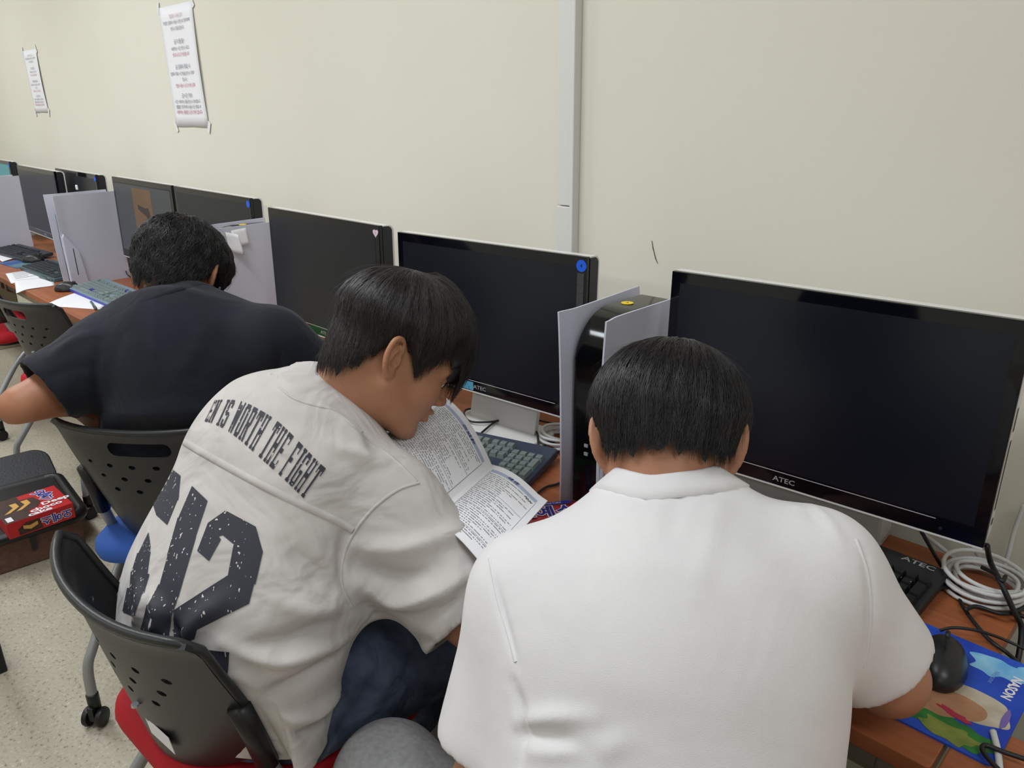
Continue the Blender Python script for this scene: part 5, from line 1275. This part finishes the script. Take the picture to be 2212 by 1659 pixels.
sheet_obj(((12, 591), (95, 579), (114, 596), (24, 612)), 'upper white sheet with faint writing at the left desk edge', lines=5)
sheet_obj(((32, 606), (112, 597), (118, 616), (34, 629)), 'lower blank white sheet overhanging the left desk edge', z=DZ+0.0025, droop=0.25)
sheet_obj(((93, 661), (170, 630), (236, 658), (216, 668)), 'folded white sheet sticking out over the desk edge by the teal keyboard', droop=0.2, bend=0.004)
sheet_obj(((-20, 548), (30, 540), (58, 551), (5, 565)), 'white sheet on the desk beneath the far purple pen', z=DZ+0.0045)
sheet_obj(((655, 742), (700, 735), (712, 762), (684, 796)), 'white sheet with grey frame beside the dark sleeve', lines=4)
sheet_obj(((812, 936), (870, 925), (905, 960), (845, 985)), 'white sheet under the chin of the reading person', z=DZ+0.003, lines=6)
def pen(p0, p1, m, label, z=DZ+0.006):
    a, b = PZ(*p0, z), PZ(*p1, z); t = thing('pen', label, 'pen', tuple(a), 0, 'pens on the papers'); d = b-a; q = unit(d)
    MB().tube([d*0, d*0.06, d*0.94, d], [0.0018, 0.0048, 0.0048, 0.003], 10).obj('barrel', m, t, smooth=True)
    MB().tube([d*0.62, d*0.94], 0.0055, 10).obj('cap', M_dark, t, smooth=True)
    MB().tube([d*0.65+np.array([0, 0, 0.006]), d*0.9+np.array([0, 0, 0.006])], 0.001, 5).obj('clip', M_silver, t)
    return t
M_pen = mat('teal_pen', (70, 104, 112), 0.35); pen((84, 597), (112, 606), M_pen, 'teal pen lying across the two white sheets', DZ+0.008); pen((196, 651), (207, 667), M_pen, 'teal pen standing out on the folded sheet', DZ+0.008); pen((-14, 548), (32, 550), mat('purple_pen', (140, 128, 168), 0.4), 'purple pen on the far white sheet', DZ+0.009)

# ------------------------------------------------------------------ open booklet in the reader's hands
def add_booklet():
    z0 = 0.842; S0, R0, S1, R1 = (PZ(*p, z0) for p in ((1062, 1003), (1183, 1077), (955, 1097), (1060, 1177)))
    dv = unit(S1-S0); S1 = S0+dv*0.215; du = unit(R0-S0); W = np.linalg.norm(R0-S0)
    t = thing('booklet', 'open printed booklet held by the reading person', 'booklet', tuple(S0), 0); up = np.array([0, 0, 1.0])
    def right(u, v): return du*W*u+dv*0.215*v+up*(0.012*math.sin(min(1, u*1.15)*PI)*0.9-0.004*u)+up*0.010*(1-v)*0
    Lw = 0.178
    la = [PD(1062, 1003, np.linalg.norm(S0-CAM)/np.linalg.norm(ray(1062, 1003)))-S0]
    # the left leaf rises in a curve: its upper edge follows this path
    rise = [(0.0, 0.0), (0.03, 0.030), (0.07, 0.060), (0.115, 0.078), (0.155, 0.084)]
    lp = spline([(-a, b, 0) for a, b in rise], 8)
    def left(u, v):
        x = u*(len(lp)-1); i = min(int(x), len(lp)-2); q = lp[i]+(lp[i+1]-lp[i])*(x-i)
        return du*q[0]+up*q[1]+dv*0.215*v
    nrm = lambda fn: (lambda u, v: unit(np.cross(np.array(fn(min(u+.01, 1), v))-np.array(fn(max(u-.01, 0), v)), np.array(fn(u, max(v-.01, 0)))-np.array(fn(u, min(v+.01, 1))))))
    pr = MB().sheet(14, 12, right, nrm(right), 0.0016).obj('right_page', M_paper, t, smooth=True, auto=50); nl = lambda u, v: -nrm(left)(u, v)
    pl = MB().sheet(22, 12, left, nl, 0.0016).obj('left_page', M_paper, t, smooth=True, auto=50)
    M_band = mat('blue_band', (176, 186, 214), 0.7); M_txt = mat('page_text', (112, 114, 122), 0.8); M_hand = mat('pencil', (60, 60, 66), 0.8)
    def patch(name, fn, nf, parent, u0, u1, v0, v1, m, off=0.0004, nu=10, nv=2, sg=1):
        def g(u, v): uu, vv = u0+(u1-u0)*u, v0+(v1-v0)*v; return np.array(fn(uu, vv))+np.array(nf(uu, vv))*off
        b = MB(); b.grid(nu, nv, g); return b.obj(name, m, parent)
    for fn, nf, par, flip in ((right, nrm(right), pr, False), (left, nl, pl, True)):
        X = (lambda u: 1-u) if flip else (lambda u: u)
        patch('title_band', fn, nf, par, X(0.10), X(0.90), 0.075, 0.115, M_band)
        patch('frame_line', fn, nf, par, X(0.90), X(0.905), 0.12, 0.98, M_txt, nv=8, nu=2); patch('frame_line', fn, nf, par, X(0.10), X(0.105), 0.12, 0.98, M_txt, nv=8, nu=2)
        rg = random.Random(5+flip); v = 0.14; txt = MB(); k = 0
        while v < 0.96:
            u = 0.12; end = rg.choice((0.5, 0.65, 0.8, 0.86, 0.88))
            while u < end:
                w = rg.uniform(0.006, 0.012)
                uu0, uu1 = X(u), X(u+w)
                q = [np.array(fn(a, b))+np.array(nf(a, b))*0.0005 for a, b in ((uu0, v), (uu1, v), (uu1, v+0.0085), (uu0, v+0.0085))]
                txt.add(q, [(0, 1, 2, 3)]); u += w+0.005
                if rg.random() < 0.3: u += 0.014
            v += 0.0255; k += 1
            if k % 9 == 0:
                patch('rule_line', fn, nf, par, X(0.105), X(0.895), v, v+0.003, M_txt); v += 0.012
        txt.obj('text_lines', M_txt, par, kind='stuff')
    # title glyphs and the pencilled page number
    def place_text(tx, fn, nf, par, u, v, size, m, bold=0.0):
        me = text_mesh(tx, size, 1.0, 'CENTER', bold); me.materials.clear(); me.materials.append(m); o = link('page_print', me, par)
        p = np.array(fn(u, v)); n = np.array(nf(u, v)); ex = unit(np.array(fn(min(u+.02, 1), v))-np.array(fn(max(u-.02, 0), v))); ey = np.cross(n, ex); p = p+n*0.0008
        o.matrix_local = Matrix([[ex[i], ey[i], n[i], p[i]] for i in range(3)]+[[0, 0, 0, 1]])
    place_text('사용 지정', right, nrm(right), pr, 0.5, 0.095, 0.0075, mat('navy_print', (50, 54, 110), .8), 0.0002)
    place_text('사용 정리 시간', left, lambda u, v: nl(u, v), pl, 0.4, 0.095, 0.0075, mat('navy_print', (50, 54, 110), .8), 0.0002)
    nr = nrm(right); sc = [np.array(right(u, v))+np.array(nr(u, v))*0.001 for u, v in ((0.74, 0.15), (0.77, 0.135), (0.78, 0.16), (0.80, 0.138), (0.815, 0.162), (0.835, 0.14), (0.85, 0.16), (0.87, 0.14))]
    MB().tube(spline(sc, 3), 0.0004, 4).obj('pencil_scribble', M_hand, pr)
    return t
add_booklet()

# ------------------------------------------------------------------ cables
def cable(name, pts, r, m, label, cat='cable', n=8):
    P_ = spline(pts, n); o = P_[0]; return MB().tube([p-o for p in P_], r, 8).obj(name, m, None, smooth=True, label=label, cat=cat), o
def add_cable(name, pts, r, m, label, n=8):
    ob, o = cable(name, pts, r, m, label, n=n); ob.location = tuple(o); return ob
M_cblk = mat('black_cable', (22, 22, 24), 0.45); M_cwht = mat('white_cable', (212, 212, 210), 0.5)
Zc = lambda l, z: [PZ(x, y, z) for x, y in l]
add_cable('keyboard_cable', Zc([(1040, 935), (1075, 908), (1110, 900), (1140, 910), (1160, 935), (1166, 965)], DZ+0.02)+Zc([(1195, 955), (1222, 985)], DZ+0.004), 0.0026, M_cblk, 'black keyboard cable arching over the monitor foot')
add_cable('looped_cable', [PZ(1228, 922, DZ+0.004)]+Zc([(1160, 907), (1110, 893), (1050, 884), (1010, 884), (1003, 897), (1020, 911), (1070, 910), (1110, 897)], DZ+0.022)+Zc([(1150, 905), (1170, 930), (1190, 960), (1228, 1000), (1228, 1030), (1205, 1045), (1178, 1053), (1150, 1075)], DZ+0.004), 0.0026, M_cblk, 'black looped cable on the white monitor foot, running to the pack')
def coil(c, r, n, m, label, name='coiled_cable', rt=0.0034, tilt=0.0, seed=2, sq=1.0):
    rg = random.Random(seed); pts = []
    for k in range(n*14+1):
        a = 2*PI*k/14; q = r*(1+0.06*math.sin(a*0.37+seed))-0.006*((k//14) % 3); pts.append((q*math.cos(a), q*sq*math.sin(a), rt+0.0062*(k/14)/1.35+0.004*math.sin(a*1.0+k*0.13)+0.002))
    o = MB().tube(spline(pts, 2), rt, 8).obj(name, m, None, smooth=True, label=label, cat='cable', group='white coiled cables'); o.location = tuple(c); o.rotation_euler = (tilt, 0, 0); return o
p = PZ(1205, 940, DZ+0.02); coil((p[0]+0.012, p[1]+0.005, DZ), 0.058, 6, M_cwht, 'white coiled cable beside the standing console')
p = PZ(2185, 1275, DZ+0.02); coil((-0.205, p[1], DZ), 0.058, 7, M_cwht, 'white coiled cable at the right picture edge', seed=5)
add_cable('white_cable', [PY(1990, 1150, 1.34), PZ(2030, 1180, DZ+0.03), PZ(2075, 1215, DZ+0.006), PZ(2110, 1225, DZ+0.006), PZ(2125, 1222, DZ+0.01), PY(2100, 1180, 1.33), PY(2070, 1140, 1.35)], 0.0035, M_cwht, 'white cable drooping below the nearest monitor')
add_cable('display_cable', [PY(1980, 1128, 1.26), PZ(2000, 1165, DZ+0.08), PZ(2035, 1225, DZ+0.006), PZ(2065, 1265, DZ+0.005), PZ(2080, 1310, DZ+0.006), PZ(2130, 1375, DZ+0.006), PZ(2175, 1410, DZ+0.003), PZ(2215, 1445, DZ-0.03)], 0.003, M_cblk, 'thin black cable dropping from the nearest monitor across the desk')
add_cable('power_cable', [PY(2132, 1178, 1.22), PZ(2140, 1215, DZ+0.06), PZ(2160, 1255, DZ+0.055), PZ(2190, 1320, DZ+0.02), PZ(2207, 1360, DZ-0.01), PZ(2195, 1440, DZ-0.05), PZ(2165, 1500, DZ-0.06), PZ(2148, 1560, DZ-0.06), PZ(2140, 1600, DZ-0.1)], 0.0042, M_cblk, 'thick black power cable falling behind the table gap')
add_cable('mouse_cable', [PZ(2030, 1362, DZ+0.012), PZ(2060, 1356, DZ+0.02), PZ(2110, 1362, DZ+0.02), PZ(2165, 1380, DZ+0.01), PZ(2220, 1405, DZ+0.004)], 0.0022, M_cblk, 'thin mouse cable arching over the blue mat')
for k, (a, lab) in enumerate((([(2035, 1262), (2080, 1275), (2130, 1295), (2180, 1320), (2220, 1335)], 'upper strand of the black cable tangle by the white coil'), ([(2030, 1270), (2085, 1268), (2140, 1290), (2175, 1310), (2225, 1318)], 'middle strand of the black cable tangle by the white coil'),
      ([(2085, 1318), (2110, 1310), (2160, 1325), (2200, 1318), (2230, 1300)], 'lower strand of the black cable tangle by the white coil'), ([(2120, 1225), (2150, 1240), (2165, 1255), (2172, 1245)], 'short black strand lying across the white coil'))):
    add_cable('tangled_cable', Zc(a, DZ+0.006+0.004*k+(0.04 if k == 3 else 0)), 0.0032, M_cblk, lab)
add_cable('grey_cable', Zc([(2145, 1580), (2155, 1620), (2160, 1665)], DZ+0.006), 0.004, M_cwht, 'white cable on the corner table')
add_cable('black_loop', Zc([(2215, 1640), (2170, 1625), (2130, 1610), (2122, 1620), (2140, 1645), (2165, 1670)], DZ+0.012), 0.003, M_cblk, 'black cable loop on the corner table')
add_cable('wall_cable', [PY(2212, 1090, 1.36), PY(2190, 1150, 1.355), PY(2180, 1190, 1.35), PZ(2170, 1222, DZ+0.01)], 0.0035, M_cwht, 'white cable hanging down the wall behind the nearest monitor')
add_cable('console_cable', Zc([(300, 575), (280, 572), (272, 585), (280, 597), (300, 602)], DZ+0.03), 0.003, M_cblk, 'black cable loop beside the far console')
# ------------------------------------------------------------------ prints on the off-white T-shirt
def shirt_print_mat():
    m = bpy.data.materials.new('worn_navy_print'); m.use_nodes = True; nt = m.node_tree; b = nt.nodes['Principled BSDF']
    tc = nt.nodes.new('ShaderNodeTexCoord'); mp = nt.nodes.new('ShaderNodeMapping'); mp.inputs['Scale'].default_value = (220, 220, 18)
    n = nt.nodes.new('ShaderNodeTexNoise'); n.inputs['Scale'].default_value = 1.0; n.inputs['Detail'].default_value = 1.0
    r = nt.nodes.new('ShaderNodeValToRGB'); r.color_ramp.elements[0].position = 0.70; r.color_ramp.elements[0].color = lin((46, 48, 58)); r.color_ramp.elements[1].position = 0.712; r.color_ramp.elements[1].color = lin((206, 202, 198))
    nt.links.new(tc.outputs['Object'], mp.inputs['Vector']); nt.links.new(mp.outputs['Vector'], n.inputs['Vector']); nt.links.new(n.outputs['Fac'], r.inputs['Fac']); nt.links.new(r.outputs['Color'], b.inputs['Base Color'])
    b.inputs['Roughness'].default_value = 0.7
    return m
M_print = shirt_print_mat()
def homog(src, dst):
    A = []; b = []
    for (x, y), (u, v) in zip(src, dst):
        A += [[x, y, 1, 0, 0, 0, -u*x, -u*y], [0, 0, 0, x, y, 1, -v*x, -v*y]]; b += [u, v]
    h = np.linalg.solve(np.array(A, float), np.array(b, float)); H = np.append(h, 1).reshape(3, 3)
    def f(x, y): q = H@np.array([x, y, 1.0]); return q[0]/q[2], q[1]/q[2]
    return f
def lay(name, quads, warp, cloth, m, parent, off=0.0012, dens=6, **kw):
    """quads in sign space are gridded and laid on the garment"""
    V = []; F = []
    for q in quads:
        q = [np.array(p, float) for p in q]; ids = {}
        n = dens
        for j in range(n+1):
            for i in range(n+1):
                u, v = i/n, j/n; p = (q[0]*(1-u)+q[1]*u)*(1-v)+(q[3]*(1-u)+q[2]*u)*v
                h, nn = cloth.hit(*warp(p[0], p[1]))
                if h is None: continue
                ids[i, j] = len(V); V.append(h+nn*off)
        for j in range(n):
            for i in range(n):
                k = [(i, j), (i+1, j), (i+1, j+1), (i, j+1)]
                if all(c in ids for c in k):
                    w = [V[ids[c]] for c in k]
                    if max(np.linalg.norm(w[a]-w[(a+1) % 4]) for a in range(4)) < 0.05: F.append([ids[c] for c in k])
    if not F: return None
    return bake(name, np.array(V), np.array(F), m, parent, **kw)
def R4(x0, y0, x1, y1): return [(x0, y0), (x1, y0), (x1, y1), (x0, y1)]
def S4(xa, ya, xb, yb, t): return [(xa, ya), (xa+t, ya), (xb+t, yb), (xb, yb)]
a_, s_ = 0.21, 0.09     # stroke and slab widths in a unit letter cell, y down
def stem(x): return [R4(x, 0, x+a_, 1)]
def slab(x, y): return [R4(x-0.09, y, x+a_+0.09, y+s_)]
GL = {'I': R4(0.37, 0, 0.63, 1), }
GL = {
 'I': [R4(0.36, 0, 0.64, 1), R4(0.22, 0, 0.78, s_), R4(0.22, 1-s_, 0.78, 1)],
 'T': [R4(0.36, 0, 0.64, 1), R4(0.02, 0, 0.98, 0.14), R4(0.02, 0.1, 0.16, 0.26), R4(0.84, 0.1, 0.98, 0.26), R4(0.22, 1-s_, 0.78, 1)],
 'H': stem(0.08)+stem(0.66)+[R4(0.2, 0.43, 0.8, 0.57)]+slab(0.09, 0)+slab(0.65, 0)+slab(0.09, 1-s_)+slab(0.65, 1-s_),
 'E': stem(0.1)+[R4(0.02, 0, 0.95, 0.13), R4(0.02, 0.87, 0.95, 1), R4(0.2, 0.43, 0.72, 0.56), R4(0.82, 0.1, 0.95, 0.27), R4(0.82, 0.73, 0.95, 0.9)],
 'F': stem(0.1)+[R4(0.02, 0, 0.95, 0.13), R4(0.2, 0.43, 0.72, 0.56), R4(0.82, 0.1, 0.95, 0.27), R4(0.02, 1-s_, 0.5, 1)],
 'N': stem(0.06)+stem(0.68)+[S4(0.06, 0, 0.68, 1, a_)]+slab(0.07, 0)+slab(0.67, 0)+slab(0.07, 1-s_),
 'O': [R4(0.06, 0.1, 0.32, 0.9), R4(0.68, 0.1, 0.94, 0.9), R4(0.16, 0, 0.84, 0.13), R4(0.16, 0.87, 0.84, 1)],
 'G': [R4(0.06, 0.1, 0.32, 0.9), R4(0.16, 0, 0.84, 0.13), R4(0.16, 0.87, 0.84, 1), R4(0.68, 0.1, 0.94, 0.3), R4(0.68, 0.52, 0.94, 0.95), R4(0.5, 0.5, 0.98, 0.6)],
 'S': [R4(0.06, 0.08, 0.32, 0.5), R4(0.68, 0.5, 0.94, 0.92), R4(0.16, 0, 0.84, 0.13), R4(0.16, 0.87, 0.84, 1), R4(0.2, 0.44, 0.8, 0.57), R4(0.68, 0.08, 0.94, 0.28), R4(0.06, 0.72, 0.32, 0.92)],
 'R': stem(0.1)+[R4(0.02, 0, 0.8, 0.13), R4(0.2, 0.45, 0.8, 0.57), R4(0.66, 0.08, 0.92, 0.5), S4(0.42, 0.55, 0.68, 1, 0.28), R4(0.0, 1-s_, 0.45, 1)],
 'W': [S4(0.0, 0, 0.18, 1, 0.2), S4(0.36, 0.1, 0.2, 1, 0.16), S4(0.44, 0.1, 0.62, 1, 0.16), S4(0.8, 0, 0.62, 1, 0.2)],
 'V': [S4(0.02, 0, 0.36, 1, 0.27), S4(0.7, 0, 0.37, 1, 0.27)],
 'A': [S4(0.36, 0, 0.02, 1, 0.27), S4(0.37, 0, 0.7, 1, 0.27), R4(0.2, 0.6, 0.8, 0.72)],
}
def word_quads(text, adv=1.24, space=0.75):
    x = 0.0; Q = []
    for ch in text:
        if ch == ' ': x += space; continue
        Q.append([[(x+(p[0]-(0.15 if ch == 'I' else 0)), p[1]) for p in q] for q in GL[ch]])
        x += adv*(0.62 if ch == 'I' else 1.0)
    return Q, x
def place_slogan():
    # the slogan arcs over the shoulder blades: guide points for its upper and lower edge
    top = [(462, 866), (486, 864), (524, 868), (562, 886), (602, 912), (642, 950), (682, 992), (708, 1016)]
    bot = [(440, 910), (456, 914), (484, 926), (518, 950), (552, 980), (592, 1016), (631, 1052), (661, 1082)]
    Q, Wd = word_quads('EN IS WORTH THE FIGHT')
    tp = spline([(x, y, 0) for x, y in top], 10); bt = spline([(x, y, 0) for x, y in bot], 10)
    def arc(P):
        L = np.concatenate([[0], np.cumsum([np.linalg.norm(b-a) for a, b in zip(P, P[1:])])]); return L/L[-1], np.array(P)
    lt, tp = arc(tp); lb, bt = arc(bt)
    def warp(x, y):
        # letters far round the back are foreshortened
        s = (x/Wd); s = s**1.22*0.985+0.01
        a = np.array([np.interp(s, lt, tp[:, i]) for i in range(2)]); b = np.array([np.interp(s, lb, bt[:, i]) for i in range(2)])
        q = a+(b-a)*y; return q[0], q[1]
    for L in Q: lay('printed_letter', L, warp, clothM, M_print, teeM, dens=3)
place_slogan()
def poly_print(name, quads, **kw): lay(name, quads, lambda x, y: (x, y), clothM, M_print, teeM, dens=10, **kw)
# digit 2 (photo survey of its strokes)
poly_print('number_print', [[(488, 1103), (553, 1138), (540, 1196), (450, 1130)], [(450, 1130), (488, 1103), (500, 1150), (462, 1162)], [(427, 1190), (450, 1130), (478, 1165), (452, 1212)],
    [(462, 1140), (553, 1138), (545, 1190), (505, 1175)], [(553, 1138), (568, 1192), (535, 1240), (505, 1178)], [(505, 1178), (568, 1192), (552, 1262), (490, 1258)], [(490, 1258), (552, 1250), (538, 1304), (400, 1372)], [(497, 1240), (540, 1300), (420, 1360), (376, 1318)],
    [(376, 1318), (440, 1310), (420, 1380), (375, 1390)], [(372, 1360), (420, 1345), (410, 1400), (400, 1412)]], label='dark block figure 2')
poly_print('number_print', [[(438, 1402), (496, 1408), (494, 1440), (400, 1420)], [(400, 1418), (494, 1440), (488, 1488), (468, 1494)]], label='foot of the block figure 2')
# digit 1
poly_print('number_print', [[(416, 1050), (449, 1082), (420, 1170), (385, 1122)], [(385, 1118), (424, 1160), (402, 1235), (362, 1200)], [(366, 1190), (404, 1228), (386, 1290), (344, 1270)], [(344, 1262), (388, 1280), (372, 1330), (318, 1312)], [(318, 1306), (372, 1322), (362, 1400), (302, 1370)], [(300, 1360), (360, 1380), (358, 1398), (302, 1372)]], label='dark block figure 1')
# digit 6, its left side turning out of sight
poly_print('number_print', [[(364, 1006), (391, 1028), (386, 1080), (346, 1070)], [(346, 1060), (388, 1070), (362, 1134), (338, 1112)], [(330, 1085), (350, 1060), (356, 1080), (338, 1110)], [(322, 1150), (326, 1180), (318, 1230), (298, 1200)], [(298, 1195), (326, 1190), (318, 1250), (284, 1240)], [(284, 1235), (324, 1240), (312, 1280), (280, 1290)], [(276, 1270), (312, 1270), (290, 1330), (266, 1320)]], label='dark block figure 6')
